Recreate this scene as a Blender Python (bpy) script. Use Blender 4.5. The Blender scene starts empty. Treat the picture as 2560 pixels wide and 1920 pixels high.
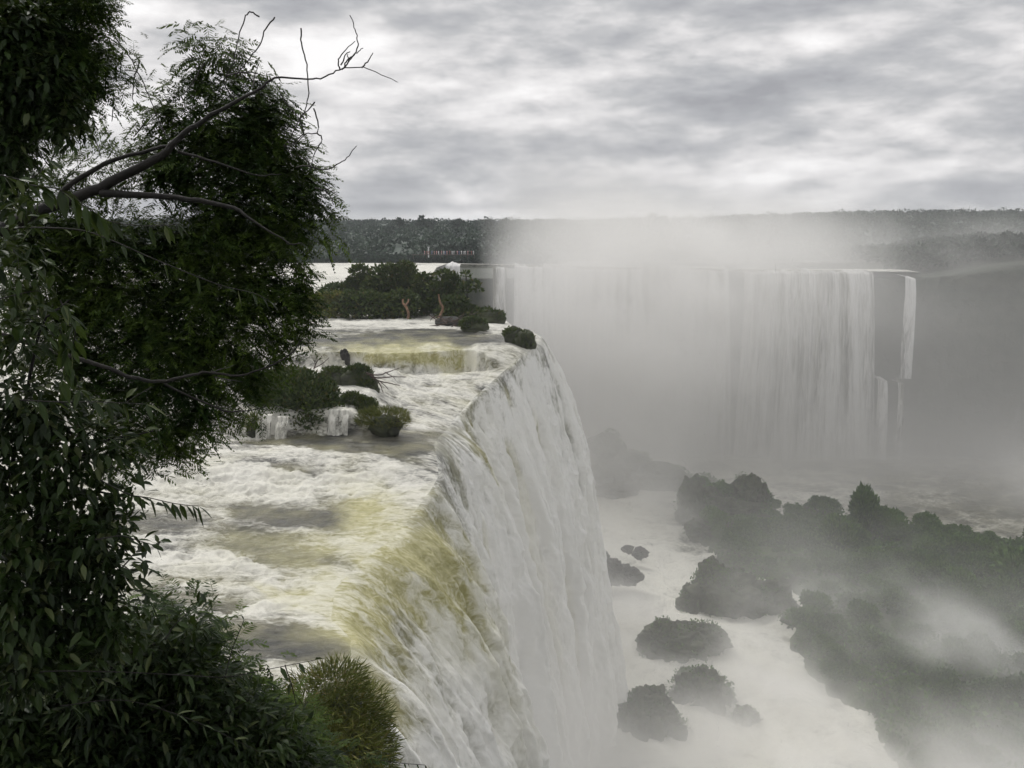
import bpy, math, random
import numpy as np
from math import radians, sin, cos, pi
random.seed(7); np.random.seed(7)
rng = np.random.default_rng(7)
SC = bpy.context.scene; COL = SC.collection

# ------------------------------------------------------------------ camera
PITCH = radians(9.85); FPX = 887.0
cam_d = bpy.data.cameras.new('camera'); cam = bpy.data.objects.new('camera', cam_d); COL.objects.link(cam)
cam.location = (0, 0, 0); cam.rotation_euler = (pi/2 - PITCH, 0, 0)
cam_d.sensor_width = 36; cam_d.lens = 36*FPX/1024; cam_d.clip_start = .1; cam_d.clip_end = 20000
SC.camera = cam

# ------------------------------------------------------------------ settings
SC.view_settings.view_transform = 'Standard'; SC.view_settings.look = 'None'
SC.view_settings.exposure = 0.36; SC.view_settings.gamma = 1
cy = SC.cycles
cy.use_adaptive_sampling = True; cy.adaptive_threshold = .03; cy.adaptive_min_samples = 16
cy.max_bounces = 12; cy.diffuse_bounces = 2; cy.glossy_bounces = 2; cy.transmission_bounces = 2
cy.transparent_max_bounces = 8; cy.volume_bounces = 12
cy.volume_step_rate = 4.0; cy.volume_max_steps = 256
cy.use_denoising = True
try: cy.denoiser = 'OPENIMAGEDENOISE'
except Exception: pass
cy.sample_clamp_indirect = 4

# ------------------------------------------------------------------ node helper
class N:
    def __init__(s, tree): s.t = tree; s.n = tree.nodes; s.l = tree.links
    def node(s, typ, **kw):
        n = s.n.new(typ)
        for k, v in kw.items():
            if k.startswith('i_'):
                key = k[2:]; key = int(key) if key.isdigit() else key.replace('_', ' ')
                s.put(n.inputs[key], v)
            else: setattr(n, k, v)
        return n
    def put(s, sock, v):
        if isinstance(v, bpy.types.NodeSocket): s.l.new(v, sock)
        else: sock.default_value = v
    def m(s, op, a, b=None, c=None, clamp=False):
        n = s.n.new('ShaderNodeMath'); n.operation = op; n.use_clamp = clamp
        s.put(n.inputs[0], a)
        if b is not None: s.put(n.inputs[1], b)
        if c is not None: s.put(n.inputs[2], c)
        return n.outputs[0]
    def ramp(s, f, stops, interp='LINEAR'):
        n = s.n.new('ShaderNodeValToRGB'); n.color_ramp.interpolation = interp
        e = n.color_ramp.elements
        while len(e) < len(stops): e.new(.5)
        for el, (p, c) in zip(e, stops):
            el.position = p; el.color = (c[0], c[1], c[2], 1) if not isinstance(c, (int, float)) else (c, c, c, 1)
        s.put(n.inputs[0], f); return n.outputs[0]
    def mix(s, f, a, b):
        n = s.n.new('ShaderNodeMix'); n.data_type = 'RGBA'; n.clamp_factor = True
        s.put(n.inputs[0], f)
        for k, v in ((6, a), (7, b)):
            if isinstance(v, tuple) and len(v) == 3: v = (*v, 1)
            s.put(n.inputs[k], v)
        return n.outputs[2]
    def sstep(s, x, a, b):
        n = s.n.new('ShaderNodeMapRange'); n.interpolation_type = 'SMOOTHSTEP'
        s.put(n.inputs[0], x); n.inputs[1].default_value = a; n.inputs[2].default_value = b
        return n.outputs[0]
    def noise(s, vec, scale, detail=4, rough=.55, dist=0.0):
        n = s.n.new('ShaderNodeTexNoise'); s.put(n.inputs['Vector'], vec)
        n.inputs['Scale'].default_value = scale; n.inputs['Detail'].default_value = detail
        n.inputs['Roughness'].default_value = rough; n.inputs['Distortion'].default_value = dist
        return n.outputs[0]
    def mapv(s, vec, loc=(0,0,0), scale=(1,1,1), rot=(0,0,0)):
        n = s.n.new('ShaderNodeMapping'); s.put(n.inputs[0], vec)
        n.inputs[1].default_value = loc; n.inputs[2].default_value = rot; n.inputs[3].default_value = scale
        return n.outputs[0]

def pixdir(px, py):
    a = (px - 512)/FPX; b = (384 - py)/FPX
    return np.array([a, cos(PITCH) + b*sin(PITCH), -sin(PITCH) + b*cos(PITCH)])
def at_z(px, py, z): d = pixdir(px, py); return d*(z/d[2])
def at_y(px, py, y): d = pixdir(px, py); return d*(y/d[1])
def project(x, y, z):
    dep = y*cos(PITCH) - z*sin(PITCH); up = y*sin(PITCH) + z*cos(PITCH)
    dep = np.where(np.abs(dep) < .1, .1, dep)
    return 512 + FPX*x/dep, 384 - FPX*up/dep

# ------------------------------------------------------------------ sky and sun
SUN_EL, SUN_AZ = radians(50), radians(-35)      # behind the clouds, ahead and a little left
W = bpy.data.worlds.new('World'); SC.world = W; W.use_nodes = True
w = N(W.node_tree); w.n.clear()
tc = w.node('ShaderNodeTexCoord').outputs['Generated']
sep = w.node('ShaderNodeSeparateXYZ', i_0=tc)
dx, dy, dz = sep.outputs
nish = w.node('ShaderNodeTexSky', sky_type='NISHITA', sun_disc=False, sun_elevation=SUN_EL, sun_rotation=SUN_AZ,
              dust_density=2.0, altitude=200.0).outputs[0]
zc = w.m('MAXIMUM', dz, 0.0)
den = w.m('ADD', zc, .07)
u = w.m('DIVIDE', dx, den); v = w.m('DIVIDE', dy, den)
flat = w.node('ShaderNodeCombineXYZ', i_0=u, i_1=v, i_2=0.0).outputs[0]
az = w.m('ARCTAN2', dx, dy)
elv = w.m('ARCSINE', dz)
ang = w.node('ShaderNodeCombineXYZ', i_0=az, i_1=elv, i_2=0.3).outputs[0]
n1 = w.noise(w.mapv(ang, loc=(4.1, 2.2, .5), scale=(30, 80, 1)), 1.0, 5, .6, .1)
n2 = w.noise(w.mapv(ang, loc=(1.9, .2, 0), scale=(5.2, 14, 1)), 1.0, 7, .52, .12)
def lump(de):
    a1 = w.noise(w.mapv(ang, loc=(4.1, 2.2+de*30, .5), scale=(9, 25, 1)), 1.0, 7, .55, 0)
    a2 = w.noise(w.mapv(ang, loc=(1.9, .2+de*14, 0), scale=(4, 12, 1)), 1.0, 5, .5, .1)
    return w.m('ADD', w.m('MULTIPLY', a1, .36), w.m('MULTIPLY', a2, .64))
lo, hi = lump(-.006), lump(.010)
cl = w.m('ADD', w.m('MULTIPLY_ADD', n1, .17, w.m('MULTIPLY', lo, .83)), w.m('MULTIPLY', w.m('SUBTRACT', lo, hi), .6))
# large dark and bright banks of cloud, placed by azimuth and elevation (degrees): az, el, width, height, strength
banks = [(-2, 13.6, 14, 1.6, -.16), (2.5, 5.0, 7, 2.0, -.07), (-9.5, 2.9, 4.5, .9, -.20), (-6, 1.4, 7, .5, -.16), (18, 8.5, 9, 2.2, -.07),
         (12, 6.2, 6, 1.3, -.06), (-13, 9, 9, 2.4, .09), (0, 9.5, 16, 1.2, .06), (6, 3.2, 6, 1.0, .05), (-23, 11, 4, 2, .10), (24, 2.2, 8, .8, -.09),
         (-28, 6, 6, 2, -.07), (-6, 0.3, 9, .35, .10), (-20, 14, 8, 1.2, -.06), (15, 11.5, 9, 1.5, .03), (14, 3.0, 3, .35, .08), (-14,5.2,5,.8,.07)]
for a, e, sw, sh, k in banks:
    qa = w.m('DIVIDE', w.m('SUBTRACT', az, radians(a)), radians(sw))
    qe = w.m('DIVIDE', w.m('SUBTRACT', elv, radians(e)), radians(sh))
    r2 = w.m('ADD', w.m('MULTIPLY', qa, qa), w.m('MULTIPLY', qe, qe))
    g = w.m('POWER', 2.718, w.m('MULTIPLY', r2, -1.0))
    cl = w.m('MULTIPLY_ADD', g, k, cl)
cl = w.m('MULTIPLY_ADD', w.m('SUBTRACT', cl, .5), 1.35, .48)
cloud = w.ramp(cl, [(.18, (2.9, 2.95, 3.15)), (.30, (3.6, 3.65, 3.85)), (.40, (4.35, 4.38, 4.5)), (.50, (5.7, 5.62, 5.68)), (.60, (6.9, 6.78, 6.8)), (.70, (8.0, 7.9, 7.9))])
# a few thin gaps where pale blue shows
gap = w.sstep(cl, .36, .28)
sky = w.mix(w.m('MULTIPLY', gap, .0), cloud, nish)
below = w.sstep(dz, -.02, -.12)
sky = w.mix(below, sky, (1.6, 1.65, 1.6))
bg = w.node('ShaderNodeBackground', i_Color=sky, i_Strength=.1)
w.l.new(bg.outputs[0], w.node('ShaderNodeOutputWorld').inputs[0])

sd = bpy.data.lights.new('sun', 'SUN'); sd.energy = 1.5; sd.angle = radians(25); sd.color = (1, .97, .92)
so = bpy.data.objects.new('sun', sd); COL.objects.link(so)
so.rotation_euler = (radians(90) - SUN_EL, 0, pi - SUN_AZ)     # light comes from the sun's azimuth

# ------------------------------------------------------------------ numpy noise
def _h(ix, iy, iz, seed):
    h = (ix.astype(np.int64)*73856093) ^ (iy.astype(np.int64)*19349663) ^ (iz.astype(np.int64)*83492791) ^ (seed*2654435761)
    h = (h ^ (h >> 13)) * 1274126177 & 0x7fffffff
    h = (h ^ (h >> 15)) * 668265263 & 0x7fffffff
    return ((h >> 7) & 0xffff)/65535.0
def vn(x, y, z, seed=0):
    x, y, z = np.broadcast_arrays(np.asarray(x, float), np.asarray(y, float), np.asarray(z, float))
    xi, yi, zi = np.floor(x), np.floor(y), np.floor(z)
    fx, fy, fz = x-xi, y-yi, z-zi
    fx = fx*fx*(3-2*fx); fy = fy*fy*(3-2*fy); fz = fz*fz*(3-2*fz)
    def c(a, b, d): return _h(xi+a, yi+b, zi+d, seed)
    x00 = c(0,0,0)*(1-fx)+c(1,0,0)*fx; x10 = c(0,1,0)*(1-fx)+c(1,1,0)*fx
    x01 = c(0,0,1)*(1-fx)+c(1,0,1)*fx; x11 = c(0,1,1)*(1-fx)+c(1,1,1)*fx
    return (x00*(1-fy)+x10*fy)*(1-fz)+(x01*(1-fy)+x11*fy)*fz
def fbm(x, y, z, o=4, seed=0, gain=.5, lac=2.03, ridged=False):
    s = 0; a = 1; t = 0; f = 1
    for k in range(o):
        n = vn(x*f+17.1*k, y*f+9.7*k, z*f+3.3*k, seed+k*31)
        if ridged: n = 1-np.abs(2*n-1)
        s = s+a*n; t += a; a *= gain; f *= lac
    return s/t                                      # 0..1
def ss(x, a, b):
    t = np.clip((x-a)/(b-a), 0, 1); return t*t*(3-2*t)

# ------------------------------------------------------------------ object helpers
def tag(o, label=None, cat=None, group=None, kind=None):
    if label: o['label'] = label
    if cat: o['category'] = cat
    if group: o['group'] = group
    if kind: o['kind'] = kind
    return o
def link(name, me, parent=None, mat=None):
    o = bpy.data.objects.new(name, me); COL.objects.link(o)
    if parent is not None: o.parent = parent
    if mat is not None: me.materials.append(mat)
    return o
def mesh_np(name, V, F, smooth=True):
    """F: (n,4) or (n,3) integer array"""
    me = bpy.data.meshes.new(name); V = np.asarray(V, np.float32); F = np.asarray(F, np.int32)
    me.vertices.add(len(V)); me.vertices.foreach_set('co', V.ravel())
    k = F.shape[1]; me.loops.add(F.size); me.loops.foreach_set('vertex_index', F.ravel())
    me.polygons.add(len(F)); me.polygons.foreach_set('loop_start', np.arange(0, F.size, k, dtype=np.int32))
    me.polygons.foreach_set('loop_total', np.full(len(F), k, np.int32))
    me.polygons.foreach_set('use_smooth', np.full(len(F), smooth))
    me.update(calc_edges=True); return me
def attr(me, name, data):
    a = me.attributes.new(name, 'FLOAT', 'POINT'); a.data.foreach_set('value', np.asarray(data, np.float32).ravel())
def grid_faces(nr, nc):
    i = np.arange(nr*nc).reshape(nr, nc)
    return np.stack([i[:-1,:-1], i[:-1,1:], i[1:,1:], i[1:,:-1]], -1).reshape(-1, 4)
def empty(name, loc=(0,0,0), rz=0):
    o = bpy.data.objects.new(name, None); COL.objects.link(o); o.location = loc; o.rotation_euler = (0,0,rz)
    o.empty_display_size = .5; return o

# ------------------------------------------------------------------ materials
def new_mat(name):
    m = bpy.data.materials.new(name); m.use_nodes = True; m.node_tree.nodes.clear()
    return m, N(m.node_tree)
def finish(n, bsdf): n.l.new(bsdf.outputs[0], n.node('ShaderNodeOutputMaterial').inputs[0])

def water_mat(name, fine=1.0, white=.80, tint=(1,1,1), dk=((.055, .056, .050), (.13, .125, .095))):
    m, n = new_mat(name)
    pos = n.node('ShaderNodeNewGeometry').outputs['Position']
    foam = n.node('ShaderNodeAttribute', attribute_name='foam').outputs['Fac']
    yel = n.node('ShaderNodeAttribute', attribute_name='yellow').outputs['Fac']
    uv = n.node('ShaderNodeAttribute', attribute_name='flow').outputs['Vector']
    a = n.noise(n.mapv(uv, scale=(1.1, 1.1, 1)), 1.6*fine, 8, .68, 1.2)
    b = n.noise(n.mapv(uv, loc=(5, 3, 1)), .35*fine, 5, .6, .6)
    t = n.m('ADD', n.m('MULTIPLY', a, .6), n.m('MULTIPLY', b, .4))
    calm = n.node('ShaderNodeAttribute', attribute_name='calm').outputs['Fac']
    fm = n.m('ADD', foam, n.m('MULTIPLY', n.m('MULTIPLY', n.m('SUBTRACT', t, .5), 2.8), n.m('MULTIPLY_ADD', calm, -.7, 1)))
    fm = n.m('POWER', n.sstep(fm, .22, .98), .8)
    deep = n.mix(n.sstep(b, .4, .62), *dk)
    olive = n.mix(n.sstep(a, .35, .65), (.34, .32, .14), (.56, .53, .31))
    body = n.mix(yel, deep, olive)
    wcol = n.mix(n.m('MULTIPLY', yel, .5), (white*tint[0], white*tint[1], white*tint[2]), (.66, .64, .46))
    col = n.mix(fm, body, wcol)
    rough = n.m('MULTIPLY_ADD', fm, .45, .28)
    p = n.node('ShaderNodeBsdfPrincipled', i_Base_Color=col, i_Roughness=rough)
    p.inputs['IOR'].default_value = 1.33
    p.inputs['Specular IOR Level'].default_value = .35
    bump = n.node('ShaderNodeBump', i_Strength=n.m('MULTIPLY_ADD', calm, -.3, .42), i_Distance=.3, i_Height=n.m('ADD', a, n.m('MULTIPLY', fm, .35)))
    n.l.new(bump.outputs[0], p.inputs['Normal'])
    finish(n, p); return m

def rock_mat(name, c1, c2, scale=1.0):
    m, n = new_mat(name)
    pos = n.node('ShaderNodeNewGeometry').outputs['Position']
    a = n.noise(pos, .9*scale, 7, .65); b = n.noise(n.mapv(pos, scale=(.12, .12, 1) if scale < .3 else (1, 1, .3)), (.9 if scale < .3 else .25)*scale, 5, .6)
    col = n.mix(n.sstep(n.m('ADD', n.m('MULTIPLY', a, .6), n.m('MULTIPLY', b, .4)), .38, .62), c1, c2)
    p = n.node('ShaderNodeBsdfPrincipled', i_Base_Color=col, i_Roughness=.75)
    bump = n.node('ShaderNodeBump', i_Strength=.7, i_Distance=.4/scale, i_Height=a)
    n.l.new(bump.outputs[0], p.inputs['Normal']); finish(n, p); return m

def leaf_mat(name, c1, c2, c3=None, scale=1.0, rough=.6, trans=.25):
    m, n = new_mat(name)
    pos = n.node('ShaderNodeNewGeometry').outputs['Position']
    rnd = n.node('ShaderNodeAttribute', attribute_name='rnd').outputs['Fac']
    a = n.noise(pos, .5*scale, 3, .6)
    t = n.m('ADD', n.m('MULTIPLY', a, .7), n.m('MULTIPLY', rnd, .3))
    col = n.mix(n.sstep(t, .32, .68), c1, c2)
    if c3: col = n.mix(n.m('MULTIPLY', n.sstep(rnd, .86, .97), .8), col, c3)
    p = n.node('ShaderNodeBsdfPrincipled', i_Base_Color=col, i_Roughness=rough)
    p.inputs['Specular IOR Level'].default_value = .25
    if trans:
        tr = n.node('ShaderNodeBsdfTranslucent', i_Color=n.mix(.5, col, (.12, .16, .03)))
        mx = n.node('ShaderNodeMixShader', i_0=trans); n.l.new(p.outputs[0], mx.inputs[1]); n.l.new(tr.outputs[0], mx.inputs[2])
        finish(n, mx)
    else: finish(n, p)
    return m

M = {}
M['water'] = water_mat('river_water_surface', 1.0, .72, (1, .985, .90))
M['fall'] = water_mat('falling_water', .8, .82, (1, .995, .96), ((.17, .17, .15), (.32, .32, .27)))
M['farfall'] = water_mat('far_falling_water', .4, .70)
M['basalt'] = rock_mat('wet_basalt', (.018, .018, .017), (.055, .052, .045))
M['cliff'] = rock_mat('mossy_cliff', (.022, .032, .018), (.055, .060, .042), .25)
M['soil'] = rock_mat('bank_soil', (.03, .035, .02), (.06, .055, .035), .4)
M['mossrock'] = rock_mat('mossy_rock', (.022, .024, .015), (.060, .070, .032), .8)
M['bark'] = rock_mat('dark_bark', (.007, .006, .005), (.018, .015, .012), 8)
M['twig'] = rock_mat('grey_twig', (.02, .018, .016), (.045, .04, .036), 8)
M['deadwood'] = rock_mat('orange_dead_wood', (.13, .075, .045), (.30, .18, .11), 2)
M['drift'] = rock_mat('dark_driftwood', (.035, .022, .018), (.10, .07, .055), 2)
M['forest'] = leaf_mat('far_forest_leaves', (.010, .030, .018), (.028, .060, .030), scale=.05, trans=0)
M['bush'] = leaf_mat('island_bush_leaves', (.030, .055, .012), (.080, .110, .022), (.12, .10, .04), scale=.5, trans=.1)
M['grassy'] = leaf_mat('clump_grass_blades', (.075, .095, .018), (.19, .20, .042), (.2, .15, .06), scale=.6, trans=.15)
M['lowbush'] = leaf_mat('gorge_bush_leaves', (.024, .075, .012), (.085, .165, .024), scale=.2, trans=.1)
M['feather'] = leaf_mat('feathery_leaves', (.018, .044, .008), (.085, .135, .020), scale=1.2, trans=.2)
M['broad'] = leaf_mat('broad_leaves', (.009, .020, .006), (.030, .056, .012), (.10, .12, .05), scale=2, rough=.45, trans=.2)

# ------------------------------------------------------------------ lip of the near falls
#        y     x      z     v   (speed over the edge)
LIP = np.array([
 [ 30, -17,  -25.0, 4.0], [ 40, -12.5, -24.6, 4.6], [ 46.5, -9.2, -24.0, 5.0], [ 49.5, -9.6, -24.0, 5.2], [ 52, -11.3, -23.9, 6.0], [ 56, -11.8, -23.6, 6.2], [ 60, -10.6, -23.1, 6.0],
 [ 63.5, -8.8, -22.7, 5.4], [ 68, -7.8, -22.2, 4.6], [ 72.5, -6.9, -21.7, 4.2], [ 75, -6.4, -21.2, 3.0], [ 80, -7.0, -20.7, 2.3], [ 84, -7.6, -20.6, 2.6],
 [ 90, -7.6, -21.2, 3.2], [ 96, -7.2, -21.8, 4.0], [103, -6.6, -21.8, 4.4], [110, -5.0, -21.0, 3.6], [118, -1.4, -19.0, 3.2], [123, 1.2, -17.4, 2.4],
 [126, 2.8, -16.9, 2.4], [129, 3.6, -16.5, 3.3], [136, 4.2, -16.3, 3.2], [142, 3.5, -16.2, 4.0]])
def lipf(y, k): return np.interp(y, LIP[:,0], LIP[:,k])
LIPX_FAR = np.array([[142, 3.5], [150, 0], [165, -2], [200, -14], [260, -27], [332, -24], [332.5, 152], [420, 170]])
ZP = np.array([[30,-25.1],[40,-24.5],[50,-24.0],[60,-23.2],[70,-22.2],[73.5,-21.8],[75.5,-20.9],[78,-20.45],[88,-20.35],[91,-20.2],[95,-19.9],[110,-19.6],
               [120.2,-19.4],[121.2,-16.5],[124,-16.15],[140,-15.9],[170,-15.6],[220,-15],[284,-14.6],[300,-12.2],[420,-12]])
def river_z(x, y):
    b = np.interp(y+15*(fbm(x*.13, 0, 0, 5, 19)-.5)*((y > 110) & (y < 130)), ZP[:,0], ZP[:,1])
    b = np.where(y > 332, np.interp(x, [-30, 0, 25, 80, 86, 150], [-13.1, -13.5, -14.3, -14.5, -15.3, -15.3]), b)
    # left of the bushes the middle pool is fed over a ledge
    up = ss(y, 86.5, 88.5)*(1-ss(x, -17, -13))*(1-ss(y, 116, 119))
    b = b + up*(-18.0-b)*.9
    lx = np.where(y < 142, lipf(y, 1), np.interp(y, LIPX_FAR[:,0], LIPX_FAR[:,1]))
    lz = np.where(y < 142, lipf(y, 2), b-.2)
    wd = np.interp(y, [30, 50, 73, 76, 84, 92, 118, 124, 142], [7, 11, 9, 3, 3, 15, 10, 5, 5])
    k = np.clip((x-lx+wd)/wd, 0, 1)**2.0
    return b + (lz-b)*k, lx

# foam and tint of the upper river where each patch of water lies (centre and half size of the patch as seen on the photo, 2212-wide)
def ell(px, py, cx, cyy, rx, ry, ang=0):
    cx, cyy, rx, ry = cx*.463, cyy*.463, rx*.463, ry*.463
    a = radians(ang); X = (px-cx)*cos(a)+(py-cyy)*sin(a); Y = -(px-cx)*sin(a)+(py-cyy)*cos(a)
    return np.exp(-((X/rx)**2+(Y/ry)**2)**1.5)
FOAM = [(860,768,150,14,3,-.4),(445,955,60,10,0,.3),(1010,770,30,18,0,.3),(740,948,210,16,-3,-.8),(830,965,120,18,4,-.9),(640,1120,170,26,6,-.6),(600,1190,150,35,8,-.45),(760,1100,60,20,20,-.6),(600,1388,150,38,6,-.85),(690,1400,60,28,10,-.6),
        (800,735,260,16,0,-.85),(720,705,120,10,0,-.3),(960,722,90,14,8,-.6),(400,1300,160,22,6,-.35),(330,1130,120,25,0,-.35),(620,1010,90,10,4,-.3),
        (500,1050,250,30,0,.25),(520,1330,110,8,-12,.4),(560,1240,140,14,18,.25),(420,1215,130,12,5,.25),(900,1010,60,10,20,-.2),
        (880,690,200,5,0,.5),(760,690,60,12,0,.3),(960,660,60,8,0,.2),(560,935,90,20,0,.4)]
YEL = [(860,765,150,22,3,1.5),(960,780,40,36,20,1.2),(500,1060,300,40,0,.18),(800,1150,60,80,-40,.9),(860,1240,70,90,-40,.8),(960,1360,60,120,-35,.45),(820,1080,70,40,20,.6),
       (620,1300,70,25,15,1.1),(700,1280,90,45,30,.9),(780,1350,60,60,-40,.8),(560,1190,140,40,5,.5),(400,1250,120,30,0,.35),(850,1500,60,110,-30,.35),(1060,1000,25,160,-12,.45),(1130,1050,18,150,-12,.3),
       (980,1200,80,90,-40,.5),(1120,1480,40,170,-20,.35),(700,1180,60,25,10,.6),(1040,1300,50,120,-30,.35), (1000,900,25,50,-20,.3)]
def paint(px, py, L, base):
    v = np.full(px.shape, float(base))
    wx = 46*(fbm(px*.035, py*.06, 0, 4, 901, .6)-.5); wy = 20*(fbm(px*.035, py*.06, 5, 4, 902, .6)-.5)
    px = px+wx; py = py+wy
    for cx, c2, rx, ry, a, k in L: v += k*ell(px, py, cx, c2, rx, ry, a)
    return v

# rows spaced for the view: dense near the steps
ys = np.concatenate([np.linspace(30, 74, 260), np.linspace(74.1, 79, 30), np.linspace(79.2, 118.8, 150), np.linspace(119, 124.2, 60),
                     np.linspace(124.6, 142, 60), np.linspace(142.7, 280, 70), np.linspace(281, 302, 30), np.linspace(304, 331.5, 8), [332, 332.5, 333.5], np.linspace(335, 420, 24)])
# ---- upper river
cols = np.concatenate([-np.geomspace(140, 34, 60)[:-1], -np.linspace(34, 0, 330)])
Y, U = np.meshgrid(ys, cols, indexing='ij')
lx = np.where(Y < 142, lipf(Y, 1), np.interp(Y, LIPX_FAR[:,0], LIPX_FAR[:,1]))
X = lx + U
Z, _ = river_z(X, Y)
px, py = project(X, Y, Z)
foam = paint(px, py, FOAM, .47); foam = np.where(Y > 142, .35+.5*np.exp(-((Y-292)/10)**2)+.5*fbm(X*.1, Y*.25, 0, 3, 5), foam)
foam = np.clip(foam, -.1, 1.2)
yel = paint(px, py, YEL, .03) + .30*np.exp(U/4)*(1-ss(Y, 71, 76)) + .9*(fbm(X*.35, Y*.5, 8, 4, 71)-.5)
yel = np.clip(yel*(Y < 140), 0, 1)
rough = np.clip(foam, .22, 1)*(Y < 142) + .3*(Y >= 142)
near = ss(U, -8, 0)                                    # glassy, stretched water at the brink
amp = 1.7*rough*(1-.5*near)*(1-.75*np.exp(-((Y-120.8)/2.2)**2))*(1-.6*(Y > 330))
wv = fbm(X*.28, Y*.42, .3, 5, 11, .55, ridged=True)-.5
wv2 = fbm(X*.8+.5*np.sin(Y*.4), Y*1.4, 1.7, 5, 23, .65, ridged=True)-.5
Z2 = Z + amp*(1.0*wv+.55*wv2)
foam2 = np.clip(foam + 1.5*(wv+.6*wv2)*rough, 0, 1)
Z2[:, -1] = Z[:, -1]; 
edge = np.exp(U/1.2); Z2 = Z2*(1-edge)+Z*edge
V = np.stack([X, Y, Z2], -1).reshape(-1, 3)
me = mesh_np('river', V, grid_faces(*X.shape)[:, ::-1])
attr(me, 'foam', foam2); attr(me, 'yellow', yel)
a = me.attributes.new('flow', 'FLOAT_VECTOR', 'POINT')
a.data.foreach_set('vector', np.stack([Y*1.25, X*.5, Z2*.8], -1).astype(np.float32).ravel())
river = tag(link('river', me, None, M['water']), kind='structure')

# ---- near falls: each strip of water leaves the lip and falls in a parabola
def fall_surface(y0, y1, nrow, ntau=520, tmax=3.62, seed=3, extra=0.0):
    yy = np.linspace(y0, y1, nrow); tau = np.linspace(0, 1, ntau)**1.15*tmax
    YY, T = np.meshgrid(yy, tau, indexing='ij')
    lx, lz, v = lipf(YY, 1), lipf(YY, 2), lipf(YY, 3)
    vv = v*(1+.10*(fbm(YY*.35, 0, 0, 3, seed)-.5))
    ang = np.interp(YY, [40, 60, 80, 100, 120, 142], [-.12, -.10, .05, -.15, -.25, -.1])
    lobes = fbm(YY*.20, T*.22, 2, 3, seed+5, .6)-.5
    sd_ = 4.5*T+4.6*T*T
    puff = np.abs(fbm(YY*.62+.2*T, sd_*.17, 7, 5, seed+21, .55)-.5)*-2+.18
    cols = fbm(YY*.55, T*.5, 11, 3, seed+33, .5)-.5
    lobes = lobes*1.9
    fine = fbm(YY*1.6+.3*T, (4.5*T+4.6*T*T)*.42, 5, 4, seed+9, .6)-.5
    streak = fbm(YY*1.6+.2*np.sin(T*3), T*.8, 8, 4, seed+13, .6)-.5
    grow = ss(T, 0, .8); g2 = ss(T, .05, 2.2)
    hold = np.where(YY > 112, ss(T, 0, 2.6), 1.0)
    out = grow*hold*(3.4*lobes+4.2*cols*(.3+.7*g2)+.4*streak) + (.2+.7*g2)*grow*hold*(fine*.8+puff*1.9) + T*T*.15*lobes - .8*(1-hold)*ss(T, .1, 1)
    dist = vv*T + out
    Zf = lz - .6*T*ss(T, 0, .4) - 4.6*T*T + grow*.5*fine
    Xf = lx + dist*np.cos(ang); Yf = YY + dist*np.sin(ang) + grow*.5*streak
    return Xf, Yf, Zf, YY, T, fine, streak, cols, puff
def make_fall(name, y0, y1, nrow, mat, seed=3, **kw):
    Xf, Yf, Zf, YY, T, fine, streak, cols, puff = fall_surface(y0, y1, nrow, seed=seed, **kw)
    px, py = project(Xf, Yf, Zf)
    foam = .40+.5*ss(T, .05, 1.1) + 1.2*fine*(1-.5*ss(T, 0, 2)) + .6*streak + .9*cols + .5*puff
    foam = foam + np.where(YY > 86, .12, 0) + 1.0*np.minimum(cols, 0)*ss(T, .3, 1.2)  # less foam in hollow columns: fold shading put into the colour, plus water thickness
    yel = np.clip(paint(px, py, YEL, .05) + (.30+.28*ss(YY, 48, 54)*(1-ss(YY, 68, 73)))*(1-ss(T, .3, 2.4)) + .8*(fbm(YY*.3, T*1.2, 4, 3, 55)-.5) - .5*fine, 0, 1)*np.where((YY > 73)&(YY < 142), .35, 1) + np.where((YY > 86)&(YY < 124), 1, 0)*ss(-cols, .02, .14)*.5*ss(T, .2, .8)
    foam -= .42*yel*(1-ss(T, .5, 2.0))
    f0 = paint(px, py, FOAM, .47); lxx = lipf(YY, 1)
    y0_ = paint(px, py, YEL, .03) + .30*(1-ss(YY, 71, 76)) + .9*(fbm(lxx*.35+T, YY*.5, 8, 4, 71)-.5)
    k = ss(T, 0, .55); foam = np.clip(f0, -.1, 1.2)*(1-k)+foam*k; yel = np.clip(y0_, 0, 1)*(1-k)+yel*k
    me = mesh_np(name, np.stack([Xf, Yf, Zf], -1).reshape(-1, 3), grid_faces(*Xf.shape)[:, ::-1])
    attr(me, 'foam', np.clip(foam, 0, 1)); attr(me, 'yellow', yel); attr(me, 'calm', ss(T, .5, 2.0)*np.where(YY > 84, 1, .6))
    a = me.attributes.new('flow', 'FLOAT_VECTOR', 'POINT')
    a.data.foreach_set('vector', np.stack([YY*1.25, lipf(YY, 1)*.5+(4.5*T+4.6*T*T)*.62, 1.2*streak+1.2*cols], -1).astype(np.float32).ravel())
    return link(name, me, None, mat)
tag(make_fall('waterfall', 33, 84.5, 640, M['fall'], 3), 'nearest broad waterfall pouring over the brink with yellow-olive water at its crest', 'waterfall')
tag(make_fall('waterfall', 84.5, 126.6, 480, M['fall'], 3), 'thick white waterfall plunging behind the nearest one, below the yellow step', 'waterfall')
tag(make_fall('waterfall', 126.6, 141.5, 170, M['fall'], 3), 'smooth grey veil of water falling beyond the mossy rock at the brink', 'waterfall')

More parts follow.
